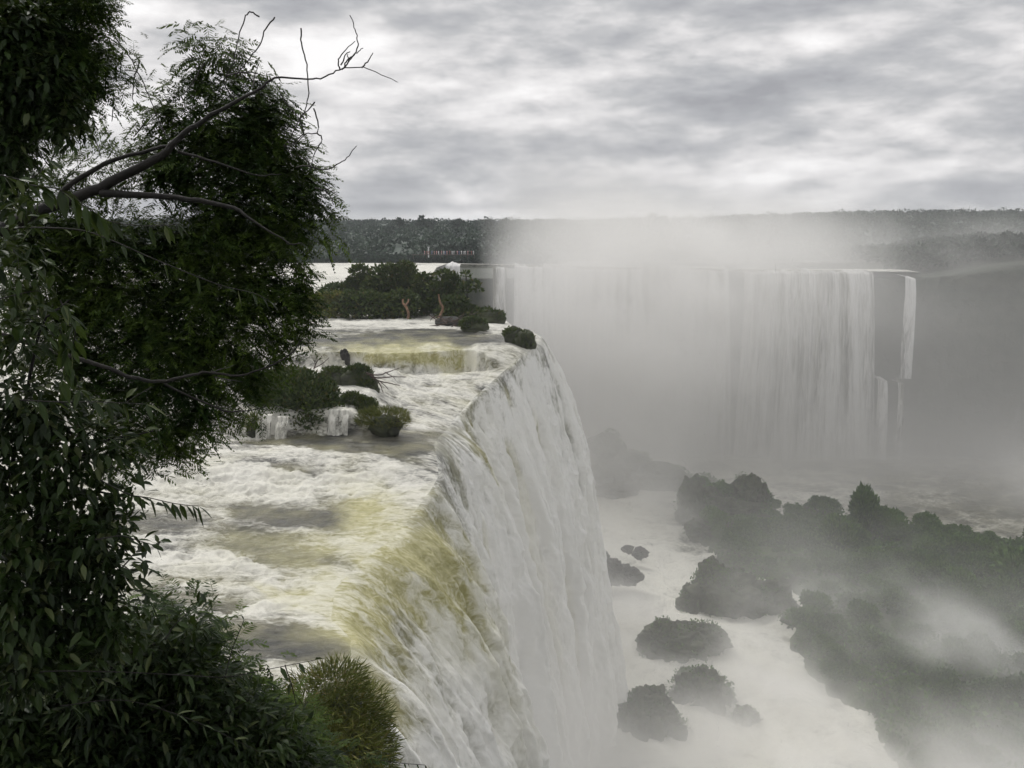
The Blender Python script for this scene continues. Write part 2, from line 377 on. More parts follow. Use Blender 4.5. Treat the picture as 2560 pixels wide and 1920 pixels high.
# ------------------------------------------------------------------ terrain with the gorge cut into it
GORGE = np.array([(-15,26),(-19,34),(-16,42),(-13,52),(-12,66),(-10,80),(-10.5,95),(-9,108),(-6,116),(-2,124),(1,132),(1,139),(-3,150),(-6,165),(-18,200),(-33,260),(-30,322),
                  (0,332),(40,336),(82,334),(100,332),(150,331),(157,328),(200,322),(260,305),(330,262),(400,150),(420,0),(400,-120),(40,-120),(14,-30),(5,-2),(1,6),(-4,16)], float)
def sdf(px_, py_):
    d = np.full(px_.shape, 1e9); ins = np.zeros(px_.shape, bool)
    for k in range(len(GORGE)):
        ax, ay = GORGE[k]; bx, by = GORGE[(k+1) % len(GORGE)]
        ex, ey = bx-ax, by-ay; t = np.clip(((px_-ax)*ex+(py_-ay)*ey)/(ex*ex+ey*ey), 0, 1)
        d = np.minimum(d, np.hypot(px_-ax-t*ex, py_-ay-t*ey))
        c = ((ay > py_) != (by > py_)) & (px_ < (bx-ax)*(py_-ay)/((by-ay) if by != ay else 1e-9)+ax)
        ins ^= c
    return np.where(ins, -d, d)
def land_z(x, y):
    z = -15.0 + 0*x
    z = np.interp(y, [-100, 0, 3, 8, 14, 20, 30, 42, 52, 420, 470, 900, 4000], [-1.8, -2.2, -5, -9.5, -14.5, -18.5, -23.5, -26.5, -27, -17, -12.5, 2, 12]) + 0*x
    # right hand plateau is higher
    z = z + ss(x, 140, 330)*ss(y, 40, 300)*7*(y < 420) + ss(x, 60, 420)*ss(y, 400, 600)*9
    z = np.where((y < 60) & (x > -60), z, z)
    far_bank = ss(y, 318, 330)*(1-ss(y, 400, 420))*ss(x, -34, -24)
    z = z*(1-far_bank) + (-17.5+ss(x,150,200)*5.5+ss(y,346,362)*ss(x,20,50)*4.2)*far_bank
    return z
def fine_axis(segs):
    return np.unique(np.concatenate([np.arange(a, b, s) for a, b, s in segs]))
gx = fine_axis([(-6000,-400,400), (-400,-60,12), (-60,30,1.5), (30,440,4), (440,1000,20), (1000,6001,400)])
gy = fine_axis([(-300,-20,20), (-20,150,1.5), (150,310,4), (310,345,1.5), (345,480,8), (480,1200,30), (1200,8001,400)])
TX, TY = np.meshgrid(gx, gy)
wob = (fbm(TX*.12, TY*.12, 0, 3, 61)-.5)
D = sdf(TX, TY) + wob*2.5
top = land_z(TX, TY) + (fbm(TX*.03, TY*.03, 4, 3, 62)-.5)*1.2
FLOOR = -87.0
k = ss(D, -5.5, .0)
TZ = FLOOR + (top-FLOOR)*k
me = mesh_np('terrain', np.stack([TX, TY, TZ], -1).reshape(-1, 3), grid_faces(*TX.shape))
tag(link('terrain', me, None, M['cliff']), kind='structure')

# ---- churning water on the gorge floor
gxx = np.linspace(-12, 260, 520); gyy = np.linspace(60, 335, 420)
X, Y = np.meshgrid(gxx, gyy)
wv = fbm(X*.10, Y*.12, .5, 5, 91, .55, ridged=True)-.5
Z = -85 + 3.0*wv + 2.0*np.exp(-((X-10)/14)**2)*(Y < 150)
me = mesh_np('plunge_pool_water', np.stack([X, Y, Z], -1).reshape(-1, 3), grid_faces(*X.shape))
fo = np.clip(.75+.9*wv - .25*ss(X, 25, 60)*ss(Y, 180, 240) - .45*ss(X, 90, 125)*ss(Y, 215, 240), 0, 1); attr(me, 'foam', fo); attr(me, 'yellow', .10+0*fo)
a = me.attributes.new('flow', 'FLOAT_VECTOR', 'POINT'); a.data.foreach_set('vector', np.stack([X*.4, Y*.5, Z*.3], -1).astype(np.float32).ravel())
tag(link('gorge_water', me, None, M['water']), kind='structure')

# ------------------------------------------------------------------ far falls
def far_fall(name, pts, zt, zb, thr, seed, nrow=240, ntau=120, foam0=.8, gaps=0.0):
    pts = np.array(pts, float); s = np.concatenate([[0], np.cumsum(np.hypot(*np.diff(pts, axis=0).T))])
    S, T = np.meshgrid(np.linspace(0, s[-1], nrow), np.linspace(0, 1, ntau), indexing='ij')
    X0 = np.interp(S, s, pts[:,0]); Y0 = np.interp(S, s, pts[:,1])
    st = fbm(S*.55, T*1.2, seed, 4, seed, .6)-.5; lb = fbm(S*.13, T*.4, seed+3, 3, seed+7)-.5
    out = thr*np.sqrt(T)*(.8+.8*lb) + 1.6*st*ss(T, 0, .15)
    edge = np.minimum(S, s[-1]-S)
    wid = 1+.0*T
    Zz = zt + .5*st*(T < .05) - (zt-zb)*T + (fbm(S*.16, 0, 1, 4, seed+1, .65)-.5)*3.6*(1-T)
    Yy = Y0 - out; Xx = X0 + (S-s[-1]/2)*.11*T + .6*st
    # a short flat apron of white water running to the edge
    V = np.stack([Xx, Yy, Zz], -1); ap = V[:, :1].copy(); ap[..., 1] = Y0[:, :1]+7; ap[..., 2] += .5+1.8*(fbm(S[:, :1]*.4, 2, 2, 3, seed)-.4)
    V = np.concatenate([ap, V], 1)
    F = grid_faces(V.shape[0], V.shape[1])[:, ::-1]
    fo = np.clip(foam0 + .9*st + gaps*lb, 0, 1); fo = np.concatenate([fo[:, :1], fo], 1)
    if gaps:   # let the rock show between the strands
        keep = (fo > .28); i = np.arange(V.shape[0]*V.shape[1]).reshape(V.shape[:2])
        F = F[keep.reshape(-1)[F].all(1)]
    me = mesh_np(name, V.reshape(-1, 3), F); attr(me, 'foam', fo)
    attr(me, 'yellow', .12*(1-np.linspace(0,1,V.shape[1]))[None, :]+0*fo)
    fl = np.concatenate([np.stack([S[:, :1]*2, T[:, :1]*5-1, 0*T[:, :1]], -1), np.stack([S*2, T*9, 0*T], -1)], 1)
    a = me.attributes.new('flow', 'FLOAT_VECTOR', 'POINT'); a.data.foreach_set('vector', fl.astype(np.float32).ravel())
    return link(name, me, None, M['farfall'])
tag(far_fall('waterfall', [(86,331),(88,327.5),(94,326.5),(112,326),(130,326.5),(133,329)], -15.6, -86, 7, 5, foam0=.68), 'wide pale waterfall on the far gorge wall seen through the mist', 'waterfall')
tag(far_fall('waterfall', [(143,325),(146.6,324.5)], -17.3, -54, 3, 9, 60, 90, .62, 1.6), 'thin white ribbon of water right of the wide far waterfall', 'waterfall')
tag(far_fall('waterfall', [(135,323),(138,322)], -55, -86, 4, 12, 40, 60), 'lower faint ribbon of water spilling from the dark ledge, left strand', 'waterfall')
tag(far_fall('waterfall', [(142,322),(144.5,322)], -55, -86, 3, 15, 30, 60, .55), 'lower faint ribbon of water spilling from the dark ledge, right strand', 'waterfall')
tag(far_fall('waterfall', [(-7,328),(-2,329)], -13.8, -60, 4, 18, 50, 90, .6, 1.2), 'narrow streak of falling water just beyond the bushy island', 'waterfall')
tag(far_fall('waterfall', [(1,328),(24,330)], -13.6, -86, 6, 21, 160, 110, .85), 'distant white waterfall at the head of the gorge beside the island', 'waterfall')
tag(far_fall('waterfall', [(-27,325),(-19,327)], -13.2, -60, 6, 27, 60, 90, .9), 'bright white corner of a waterfall showing just above the right end of the bushy island', 'waterfall')
tag(far_fall('waterfall', [(25,330),(60,332),(80,331)], -14.6, -86, 5, 24, 260, 110, .6, 1.0), 'long curtain of water nearly lost in the mist between the two clearest far waterfalls', 'waterfall')

# ------------------------------------------------------------------ foliage and branch builders
def unit(v): return v/np.maximum(np.linalg.norm(v, axis=-1, keepdims=True), 1e-9)
def rand_dirs(n): return unit(rng.normal(size=(n, 3)))
def tubes(paths, sides=6):
    """paths: list of (points Nx3, radii N) -> V, F"""
    Vs, Fs, off = [], [], 0
    for P, R in paths:
        P = np.asarray(P, float); R = np.asarray(R, float); n = len(P)
        T = unit(np.gradient(P, axis=0)); ref = np.array([.13, .31, .94])
        A = unit(np.cross(T, ref)); B = np.cross(T, A)
        th = np.linspace(0, 2*pi, sides, endpoint=False)
        ring = P[:, None]+R[:, None, None]*(A[:, None]*np.cos(th)[None, :, None]+B[:, None]*np.sin(th)[None, :, None])
        Vs.append(ring.reshape(-1, 3)); i = np.arange(n*sides).reshape(n, sides); j = np.roll(i, -1, 1)
        Fs.append(np.stack([i[:-1], j[:-1], j[1:], i[1:]], -1).reshape(-1, 4)+off); off += n*sides
    return np.concatenate(Vs), np.concatenate(Fs)
def smooth_path(P, R, per=5, jit=0.0):
    P = np.asarray(P, float); R = np.asarray(R, float); n = len(P)
    Q = np.vstack([2*P[0]-P[1], P, 2*P[-1]-P[-2]]); out, rr = [], []
    for k in range(n-1):
        p0, p1, p2, p3 = Q[k:k+4]
        for t in np.linspace(0, 1, per, endpoint=False):
            out.append(.5*((2*p1)+(-p0+p2)*t+(2*p0-5*p1+4*p2-p3)*t*t+(-p0+3*p1-3*p2+p3)*t**3)); rr.append(R[k]*(1-t)+R[k+1]*t)
    out.append(P[-1]); rr.append(R[-1]); out = np.array(out)
    if jit: out[1:] += rng.normal(size=out[1:].shape)*jit
    return out, np.array(rr)
def cards(P, D, L, Wd, nrm=None):
    """diamond shaped leaves: base P, direction D, length L, width Wd"""
    n = len(P); nrm = rand_dirs(n) if nrm is None else nrm
    S = unit(np.cross(D, nrm)); L = np.broadcast_to(L, n)[:, None]; Wd = np.broadcast_to(Wd, n)[:, None]
    V = np.stack([P, P+D*L*.45+S*Wd*.5, P+D*L, P+D*L*.45-S*Wd*.5], 1).reshape(-1, 3)
    return V, np.arange(4*n).reshape(n, 4)
def leaf_mesh(name, V, F, per):
    me = mesh_np(name, V, F, False); r = np.repeat(rng.random(len(V)//per+1), per)[:len(V)]
    attr(me, 'rnd', r); return me
def broad_leaves(P, D, L, Wd):
    """pointed oval leaves, slightly folded and drooping at the tip; 8 vertices each"""
    n = len(P); nr = rand_dirs(n)*.6+np.array([0, 0, 1.0]); S = unit(np.cross(D, nr)); U_ = np.cross(S, D)
    L = np.broadcast_to(L, n)[:, None]; Wd = np.broadcast_to(Wd, n)[:, None]
    z = np.array([0, 0, -1.0])
    c = [P, P+D*L*.32, P+D*L*.68+z*L*.05, P+D*L+z*L*.16]
    w1 = S*Wd*.48; w2 = S*Wd*.38; lift = U_*Wd*.12
    V = np.stack([c[0], c[1]+w1+lift, c[2]+w2+lift, c[3], c[2]-w2+lift, c[1]-w1+lift, c[1], c[2]], 1).reshape(-1, 3)
    b = (np.arange(n)*8)[:, None]
    F = np.concatenate([b+np.array([[0,1,6,0]])[:, :4], b+np.array([[1,2,7,6]]), b+np.array([[2,3,7,2]]), b+np.array([[0,6,5,0]]), b+np.array([[6,7,4,5]]), b+np.array([[7,3,4,7]])])
    # split quads into triangles so that the pointed ends are clean
    T = []
    for q in ((0,1,6),(1,2,7),(1,7,6),(2,3,7),(0,6,5),(6,7,4),(6,4,5),(7,3,4)): T.append(b+np.array([q]))
    return V, np.concatenate(T)
def fronds(P, D, L, pairs=9):
    """feather-like compound leaves: base P, direction D, length L"""
    n = len(P); L = np.broadcast_to(L, n); z = np.array([0, 0, 1.0])
    S = unit(np.cross(D, z+.5*rand_dirs(n))); s = np.linspace(.12, 1, pairs)
    Vs = []
    dr = rng.uniform(.15, .5, n)
    def pt(t): return P[:, None]+D[:, None]*(L[:, None]*t)[..., None]-z*(dr[:, None]*L[:, None]*t*t)[..., None]
    c = pt(np.tile(s, (n, 1)))
    prof = np.sin(np.clip(s*.92+.08, 0, 1)*pi)**.6
    for sg in (-1, 1):
        d = unit(sg*S[:, None]+.55*D[:, None]-.35*z+.12*rng.normal(size=(n, pairs, 3)))
        ln = .34*L[:, None]*prof[None]*rng.uniform(.8, 1.15, (n, pairs)); wd = .085*L[:, None]+0*ln
        q = unit(np.cross(d, rand_dirs(n*pairs).reshape(n, pairs, 3)*.4+z))
        Vs.append(np.stack([c, c+d*ln[..., None]*.5+q*wd[..., None]*.5, c+d*ln[..., None], c+d*ln[..., None]*.5-q*wd[..., None]*.5], 2))
    # the mid rib as one thin card
    a, b, e = pt(np.zeros((n, 1)))[:, 0], pt(np.full((n, 1), .5))[:, 0], pt(np.ones((n, 1)))[:, 0]
    rb = np.stack([a, b+S*(.012*L)[:, None], e, b-S*(.012*L)[:, None]], 1)
    V = np.concatenate([np.concatenate([v.reshape(n, -1, 3) for v in Vs], 1), rb], 1)
    k = V.shape[1]; V = V.reshape(-1, 3)
    return V, np.arange(len(V)).reshape(-1, 4), k

def lobe_points(lobes, per_area, Y, dep=1.0, clump=7, spread=.25, shrink=0):
    """clumped points inside ellipsoids; a lobe is (px, py, rx, ry[, weight[, Y]]) as seen from the platform"""
    C, Nn = [], []
    for lb in lobes:
        cx, cyy, rx, ry = lb[:4]; rx, ry = max(3, rx-shrink), max(3, ry-shrink*.8); wgt = lb[4] if len(lb) > 4 else 1.0; yy = lb[5] if len(lb) > 5 else Y
        c = at_y(cx, cyy, yy); s = np.hypot(yy, c[2])/FPX
        n = max(2, int(per_area*rx*ry*wgt/clump))
        d = rand_dirs(n)*(rng.random((n, 1))**(1/2.4)); R = np.array([rx*s, dep*(rx+ry)*.5*s, ry*s])
        tip = c+d*R; out = unit(d*np.array([1, .7, 1])+np.array([0, 0, .15]))
        for _ in range(clump):
            C.append(tip+rng.normal(size=(n, 3))*spread*.35); Nn.append(unit(out+.75*rng.normal(size=(n, 3))*.8))
    return np.concatenate(C), np.concatenate(Nn)

def P2(lst, Y, dY=0.0, s=.1808, ox=0, oy=0):
    """a list of photo points to points in the air at depth Y..Y+dY"""
    n = len(lst); return np.array([at_y(x*s+ox, y*s+oy, Y+dY*k/max(1, n-1)) for k, (x, y) in enumerate(lst)])
def pxr(r, Y): return np.asarray(r, float)*Y/FPX/2*1.03

# ------------------------------------------------------------------ the feathery tree on the left
TY0 = 14.0
tree = empty('feathery_tree', (-11.5, 14.5, -10.5)); tag(tree, 'large dark feathery-leaved tree leaning over the river with bare twigs against the sky', 'tree')
def part(name, V, F, parent, mat, smooth=True, leaf=0):
    off = np.array(parent.matrix_world.translation) if parent.parent is None else np.array(parent.parent.location)
    off = np.array(ROOTLOC.get(parent.name, (0, 0, 0)))
    me = leaf_mesh(name, V-off, F, leaf) if leaf else mesh_np(name, V-off, F, smooth)
    return link(name, me, parent, mat)
ROOTLOC = {}
def root(e): ROOTLOC[e.name] = tuple(e.location); return e
root(tree)
trunkP = [(-11.5,14.5,-12), (-11.3,14.4,-7), (-10.6,14.2,-3), (-9.4,14.0,-1.0), tuple(at_y(-5, 233, 13.4))]
V, F = tubes([smooth_path(trunkP, [.34,.30,.25,.2,.16], 5)], 10); part('trunk', V, F, tree, M['bark'])
limbs = [
 ([(-30,1290),(180,1180),(500,1060),(700,960),(900,860),(990,760),(1130,660),(1300,565),(1440,490),(1520,432),(1700,438),(1800,425),(1880,385),(1990,372),(2080,400),(2200,455)],
  [14,12,10.5,9,7.5,5.4,4.4,3.6,2.8,2.0,1.6,1.4,1.2,1,.8,.6], 13.4, .2),
 ([(560,1070),(850,1085),(1100,1110),(1300,1150),(1400,1220),(1600,1345),(1680,1340)], [8,6,5,3.8,2.4,1.6,.8], 13.4, -.8),
 ([(300,1130),(400,1010),(650,880),(900,815),(980,770)], [6,5,4,3.4,3], 13.5, 0),
 ([(985,840),(1200,900),(1430,970),(1560,960)], [3,2.2,1.4,.8], 13.5, -.2)]
for lst, r, y, dy in limbs:
    P, R = smooth_path(P2(lst, y, dy), pxr(r, y), 4, .008); V, F = tubes([(P, R)], 8); part('limb', V, F, tree, M['bark'])
z2 = dict(s=.1447, oy=280)
low = [([(-60,370),(100,400),(350,490),(700,590),(900,670),(1100,700),(1300,665),(1440,640),(1650,660),(1850,600),(2000,520),(2100,400)], [5.5,5,4.6,4.2,4,3.6,3,2.6,2.2,1.8,1.6,1.3]),
       ([(1140,720),(1400,840),(1600,910),(1840,880)], [2.4,1.9,1.5,.8]), ([(1440,640),(1620,590)], [1.4,.5]), ([(1480,670),(1680,705)], [1.4,.5]), ([(1050,740),(880,835)], [1.2,.5])]
for lst, r in low:
    P, R = smooth_path(P2(lst, 11.5, .8, **z2), pxr(r, 11.5), 4, .006); V, F = tubes([(P, R)], 8); part('limb', V, F, tree, M['bark'])
twigs = [[(590,115),(640,210),(700,290),(760,390),(810,500),(860,620),(920,750)], [(760,390),(740,440),(733,520),(738,560)], [(690,388),(755,395)], [(757,390),(770,335)],
 [(1435,92),(1390,66),(1360,90),(1325,180),(1300,290),(1285,360),(1250,420)], [(1520,95),(1470,160),(1440,240),(1380,320),(1310,410),(1300,430)],
 [(1665,155),(1668,240),(1690,330),(1705,440),(1705,540),(1680,620),(1650,670),(1610,760),(1570,810)], [(1550,520),(1590,580),(1650,650)], [(1740,565),(1700,610),(1660,660)],
 [(1655,665),(1675,720),(1670,750),(1600,800)], [(1735,600),(1760,690),(1750,735),(1690,740),(1640,790),(1570,810)], [(1750,735),(1780,760),(1765,810),(1740,850),(1720,920)],
 [(1640,925),(1710,920),(1800,940),(1880,900),(1930,860),(1970,805)], [(1720,940),(1700,890),(1640,850)], [(1740,1040),(1800,1050),(1840,1035)], [(1800,1050),(1830,1090),(1845,1130)],
 [(1880,385),(1870,340),(1900,290),(1960,225)], [(1890,385),(1930,340),(1975,270),(1975,210),(1960,150),(1940,85)], [(1900,380),(1920,330),(1950,310),(1975,290),(2008,265)], [(1885,360),(1910,310),(1935,280)],
 [(2000,375),(2040,330),(2063,290)], [(1930,340),(1920,300)], [(1250,420),(1330,400),(1400,405),(1445,412)], [(1400,470),(1405,430),(1425,370)], [(1300,560),(1260,500),(1235,450),(1280,400)],
 [(410,600),(460,640),(500,720),(540,800),(560,880)], [(500,560),(430,640),(330,760),(290,870)], [(390,600),(370,700),(330,800),(280,900)], [(180,770),(230,860),(290,940),(310,990)], [(320,630),(300,740),(290,840)],
 [(630,540),(625,600),(618,670)], [(140,1000),(145,800),(150,650)], [(400,600),(395,720),(370,830)], [(920,750),(880,690)], [(1130,350),(1080,430),(1010,530)], [(800,690),(740,760)]]
VF = []
for lst in twigs:
    Y0 = 13.3+.3*random.random(); P, R = smooth_path(P2(lst, Y0, random.uniform(-.3,.3)), pxr(np.linspace(1.5, .75, len(lst)), Y0), 4, .005); VF.append((P, R))
for P, R in VF:
    V, F = tubes([(P, R)], 5); part('bare_twig', V, F, tree, M['twig'])
feather_lobes = [(205,44,24,12,.9),(222,60,24,14,1.1),(240,68,14,10),(176,92,16,10,.8),(192,92,30,14,.7),(235,92,38,14),(150,112,22,10,.7),(170,118,28,14),(225,125,52,27),(268,120,22,24),(117,133,16,9),(150,150,34,12,.6),
 (200,158,58,26),(262,160,38,30),(296,178,24,20),(306,198,18,22),(240,205,60,26),(150,185,55,16,.7),(85,165,30,14,.6),(55,190,30,20,.7),(312,228,13,26,1.2),(282,235,26,26),(205,240,60,26),(120,245,60,26),(45,240,45,30),
 (50,300,50,30),(130,295,65,32),(215,290,60,32),(270,285,36,26),(296,300,16,26,1.1),(290,328,26,14,1.2),(240,330,42,24),(160,340,66,30),(60,350,50,25,.8),(225,368,40,22),(170,385,55,24),(100,390,50,22,.8),(300,345,14,9),
 (248,398,22,14),(205,412,32,16),(188,438,18,18,.9),(150,428,38,20),(168,455,14,18,.8),(190,462,10,12,.7),(122,448,18,24,.9),(105,470,16,18,.6),(260,360,14,20)]
C, D = lobe_points(feather_lobes, .8, 15.2, .75, 12, .5, shrink=8)
D = unit(D*np.array([1.3,1,.8])+np.array([.3, 0, -.25]))
V, F, k = fronds(C, D, rng.uniform(.26, .44, len(C))); part('crown', V, F, tree, M['feather'], leaf=k)

# upper left tree
t2 = root(empty('leafy_tree', (-11, 11, -8))); tag(t2, 'dark tree hanging into the upper left corner in front of the clouds', 'tree')
V, F = tubes([smooth_path([(-11,11,-9),(-10,11,-3),(-8.6,10.8,0),tuple(at_y(-30,150,10.5)),tuple(at_y(0,70,10.5)),tuple(at_y(40,20,10.5))], [.3,.26,.2,.12,.07,.04], 5)], 8); part('trunk', V, F, t2, M['bark'])
for lst in ([(-30,150),(20,120),(60,85),(95,60)], [(-20,60),(30,40),(80,20)], [(-30,250),(5,200),(12,150),(20,110)]):
    P, R = smooth_path(P2(lst, 10.5, .3, s=1), pxr(np.linspace(4, 1.2, len(lst)), 10.5), 4); V, F = tubes([(P, R)], 6); part('limb', V, F, t2, M['bark'])
L2 = [(5,10,25,18),(40,18,30,16),(75,34,20,12,.8),(98,48,14,16,.9),(108,68,9,18,.9),(30,50,34,22),(60,60,34,22),(90,78,20,16,.9),(15,95,22,25),(55,92,24,18),(80,95,14,10),(8,140,14,30)]
C, D = lobe_points(L2, 1.5, 10.8, 1.0, 8, .5, shrink=6); V, F, k = fronds(C, unit(D+np.array([.2,0,-.2])), rng.uniform(.16, .27, len(C))); part('crown', V, F, t2, M['feather'], leaf=k)
C, D = lobe_points([(82,1,12,6,1),(95,3,9,5,1),(60,0,14,6)], 3.0, 10.6, 1.0, 7, .3); V, F, k = fronds(C, unit(D+np.array([.2,0,-.3])), rng.uniform(.14, .24, len(C))); part('crown', V, F, t2, M['feather'], leaf=k)
C, D = lobe_points([(25,30,30,20),(20,85,25,30),(50,105,20,8,1.2),(66,112,8,8,1.2),(55,122,6,7,1.0),(10,140,14,30),(8,185,10,25),(62,130,3,6,2),(45,75,25,18),(5,60,20,60)], 1.5, 10.3, 1.2, 5, .3)
V, F = broad_leaves(C, unit(D+np.array([0,0,-.6])), rng.uniform(.09, .15, len(C)), rng.uniform(.045, .07, len(C))); part('crown', V, F, t2, M['broad'], leaf=8)

# broad-leaved shrub below it
t3 = root(empty('broadleaf_shrub', (-5.2, 7.2, -7.6))); tag(t3, 'broad-leaved shrub filling the left edge in front of the rapids', 'shrub')
for lst in ([(-60,700),(-20,560),(20,430),(40,330),(70,300)], [(-50,640),(10,560),(60,500),(130,494)], [(-40,600),(30,520),(90,450),(150,430)], [(-60,760),(20,680),(90,600),(130,560)]):
    P, R = smooth_path(P2(lst, 7.2, .2, s=1), pxr(np.linspace(7, 1.4, len(lst)), 7.2), 4, .01); V, F = tubes([(P, R)], 6); part('stem', V, F, t3, M['bark'])
L3 = [(20,330,30,30,.6),(15,400,24,30),(55,405,30,22,.6),(10,455,26,34),(55,460,30,26,.7),(95,450,24,20,.6),(30,520,34,32,.9),(85,500,28,20,.6),(70,545,36,28,.9),(105,530,20,26,.9),(112,570,16,24,.9),(40,600,44,34,1.1),(100,600,24,18,.9),
      (126,500,12,6,.9),(120,455,18,14,.5),(15,250,14,40,.4),(20,200,16,10,.4),(118,625,20,16),(10,560,24,50,1.1),(40,650,60,30,1.1),(75,430,30,18,.5)]
C, D = lobe_points(L3, .50, 7.2, 1.3, 7, .28)
V, F = broad_leaves(C, unit(D+np.array([.1,0,-.5])), rng.uniform(.09, .16, len(C)), rng.uniform(.04, .065, len(C))); part('foliage', V, F, t3, M['broad'], leaf=8)
# the spray of leaves reaching out to the right
def spray(parent, lst, Y, n, L, wd, s=1, droop=.5, r=1.3, dens=2):
    P = P2(lst, Y, .15, s=s); Q, R = smooth_path(P, pxr(np.linspace(r, .6, len(P)), Y), 6)
    V, F = tubes([(Q, R)], 5); part('stem', V, F, parent, M['bark'])
    i = np.repeat(np.linspace(1, len(Q)-1, n).astype(int), dens); T = unit(np.gradient(Q, axis=0))[i]
    sd_ = unit(np.cross(T, rand_dirs(len(i)))); D = unit(.7*sd_+.5*T+np.array([0, 0, -droop]))
    V, F = broad_leaves(Q[i], D, rng.uniform(.75, 1.15, len(i))*L, rng.uniform(.8, 1.1, len(i))*wd); part('foliage', V, F, parent, M['broad'], leaf=8)
spray(t3, [(100,480),(128,494),(150,498),(172,503),(186,505),(198,506)], 6.2, 11, .135, .040, dens=2, droop=.9)
spray(t3, [(95,540),(120,536),(140,541),(155,545),(160,541)], 6.2, 10, .10, .042, dens=2)
spray(t3, [(60,300),(75,330),(70,360),(80,390)], 5.5, 8, .13, .05)
spray(t3, [(30,185),(60,190),(85,205),(98,215)], 5.5, 7, .16, .07, droop=.9)
spray(t3, [(0,175),(25,180),(40,172),(48,160)], 5.5, 6, .12, .06, droop=.6)
spray(t3, [(20,400),(60,402),(100,402),(146,404)], 6.0, 9, .16, .05, droop=1.0)
spray(t3, [(60,330),(66,350),(62,380)], 5.5, 6, .14, .055, droop=1.0)

# long vine across the tree
t4 = root(empty('leafy_vine', tuple(at_y(-20, 232, 8)))); tag(t4, 'thin pale vine stem with drooping leaves crossing in front of the feathery tree', 'vine')
spray(t4, [(-20,232),(0,228),(72,229),(108,239),(154,259),(217,284),(253,293),(268,300)], 8, 16, .15, .05, r=1.9, droop=.8, dens=1)
spray(t4, [(60,190),(90,210),(112,222),(150,226),(178,224)], 8.2, 9, .17, .06, r=1.2, droop=1.2, dens=2)
spray(t4, [(-5,300),(20,294),(38,291),(42,298)], 7, 5, .14, .05, droop=1.3)

# bottom plants
t5 = root(empty('bank_undergrowth', (-3.5, 9.5, -8.5))); tag(t5, 'dark leafy undergrowth covering the bank along the bottom left', 'shrub')
for lst in ([(-40,760),(60,720),(120,660),(170,640)], [(40,780),(120,730),(200,690)], [(80,790),(180,740),(250,700)]):
    P, R = smooth_path(P2(lst, 8.5, .2, s=1), pxr(np.linspace(5, 1.4, len(lst)), 8.5), 4, .01); V, F = tubes([(P, R)], 6); part('stem', V, F, t5, M['bark'])
L5 = [(20,690,60,34,1.3),(100,690,50,30,1.3),(60,745,80,36,1.4),(150,740,60,34,1.4),(120,655,36,18,1),(170,655,34,16,.9),(200,685,36,18,.9),(215,735,44,28,1.2),(262,745,36,24,1.1),(185,640,14,14,.7),(160,625,14,12,.7),(196,622,12,8,.7),(290,770,40,14,1.2),(60,790,90,20,1.2),(180,790,90,20,1.2),(240,712,26,12,.8)]
C, D = lobe_points(L5, .8, 8.8, 1.2, 5, .35)
V, F = broad_leaves(C, unit(D+np.array([.1,0,-.3])), rng.uniform(.11, .2, len(C)), rng.uniform(.035, .06, len(C))); part('foliage', V, F, t5, M['broad'], leaf=8)
C, D = lobe_points(L5, .9, 9.6, 1.2, 5, .5)
V, F, k = fronds(C, D, rng.uniform(.2, .36, len(C))); part('foliage', V, F, t5, M['feather'], leaf=k)
spray(t5, [(40,672),(60,671),(119,672),(180,675),(225,677),(259,671),(290,665),(315,660)], 6.5, 12, .13, .045, r=1.6, dens=1, droop=.3)
spray(t5, [(165,640),(173,627),(186,614),(198,607)], 6.5, 8, .12, .05, dens=1, droop=.2)
spray(t5, [(60,706),(120,700),(170,712),(210,728),(260,752)], 6.6, 12, .15, .03, dens=2, droop=.3)
spray(t5, [(225,677),(232,650),(240,630),(244,620)], 6.5, 5, .06, .02, dens=1, droop=.2)
spray(t5, [(380,760),(400,763),(425,765)], 7.5, 8, .05, .02, dens=1, droop=.1, r=.9)
spray(t5, [(285,665),(293,690),(296,705)], 6.5, 4, .17, .045, dens=1, droop=.8)

# ------------------------------------------------------------------ grassy mounds, mossy rocks and bushes in the river
def boulder(name, c, r, mat, parent=None, seed=0, amp=.45, nu=48, nv=32, freq=1.1, root_=None):
    th = np.linspace(0, 2*pi, nu, endpoint=False); ph = np.linspace(-pi/2, pi/2, nv)
    TH, PH = np.meshgrid(th, ph); d = np.stack([np.cos(PH)*np.cos(TH), np.cos(PH)*np.sin(TH), np.sin(PH)], -1)
    n = fbm(d[...,0]*freq+seed, d[...,1]*freq, d[...,2]*freq, 5, 200+seed, .55)-.5
    n += .35*(np.floor(fbm(d[...,0]*2+9, d[...,1]*2, d[...,2]*2+seed, 2, 300+seed)*5)/5-.5)
    V = np.array(c)+d*np.array(r)*(1+amp*2*n)[..., None]; V = V.reshape(-1, 3)
    i = np.arange(nu*nv).reshape(nv, nu); j = np.roll(i, -1, 1)
    F = np.stack([i[:-1], j[:-1], j[1:], i[1:]], -1).reshape(-1, 4)
    return V, F
def w_ell(px, py, rx, ry, Y, depth=1.0):
    """ellipsoid standing at distance Y that covers this patch of the view"""
    c = at_y(px, py, Y); s = np.hypot(Y, c[2])/FPX
    return c, np.array([rx*s, depth*.5*(rx+ry)*s, ry*s])
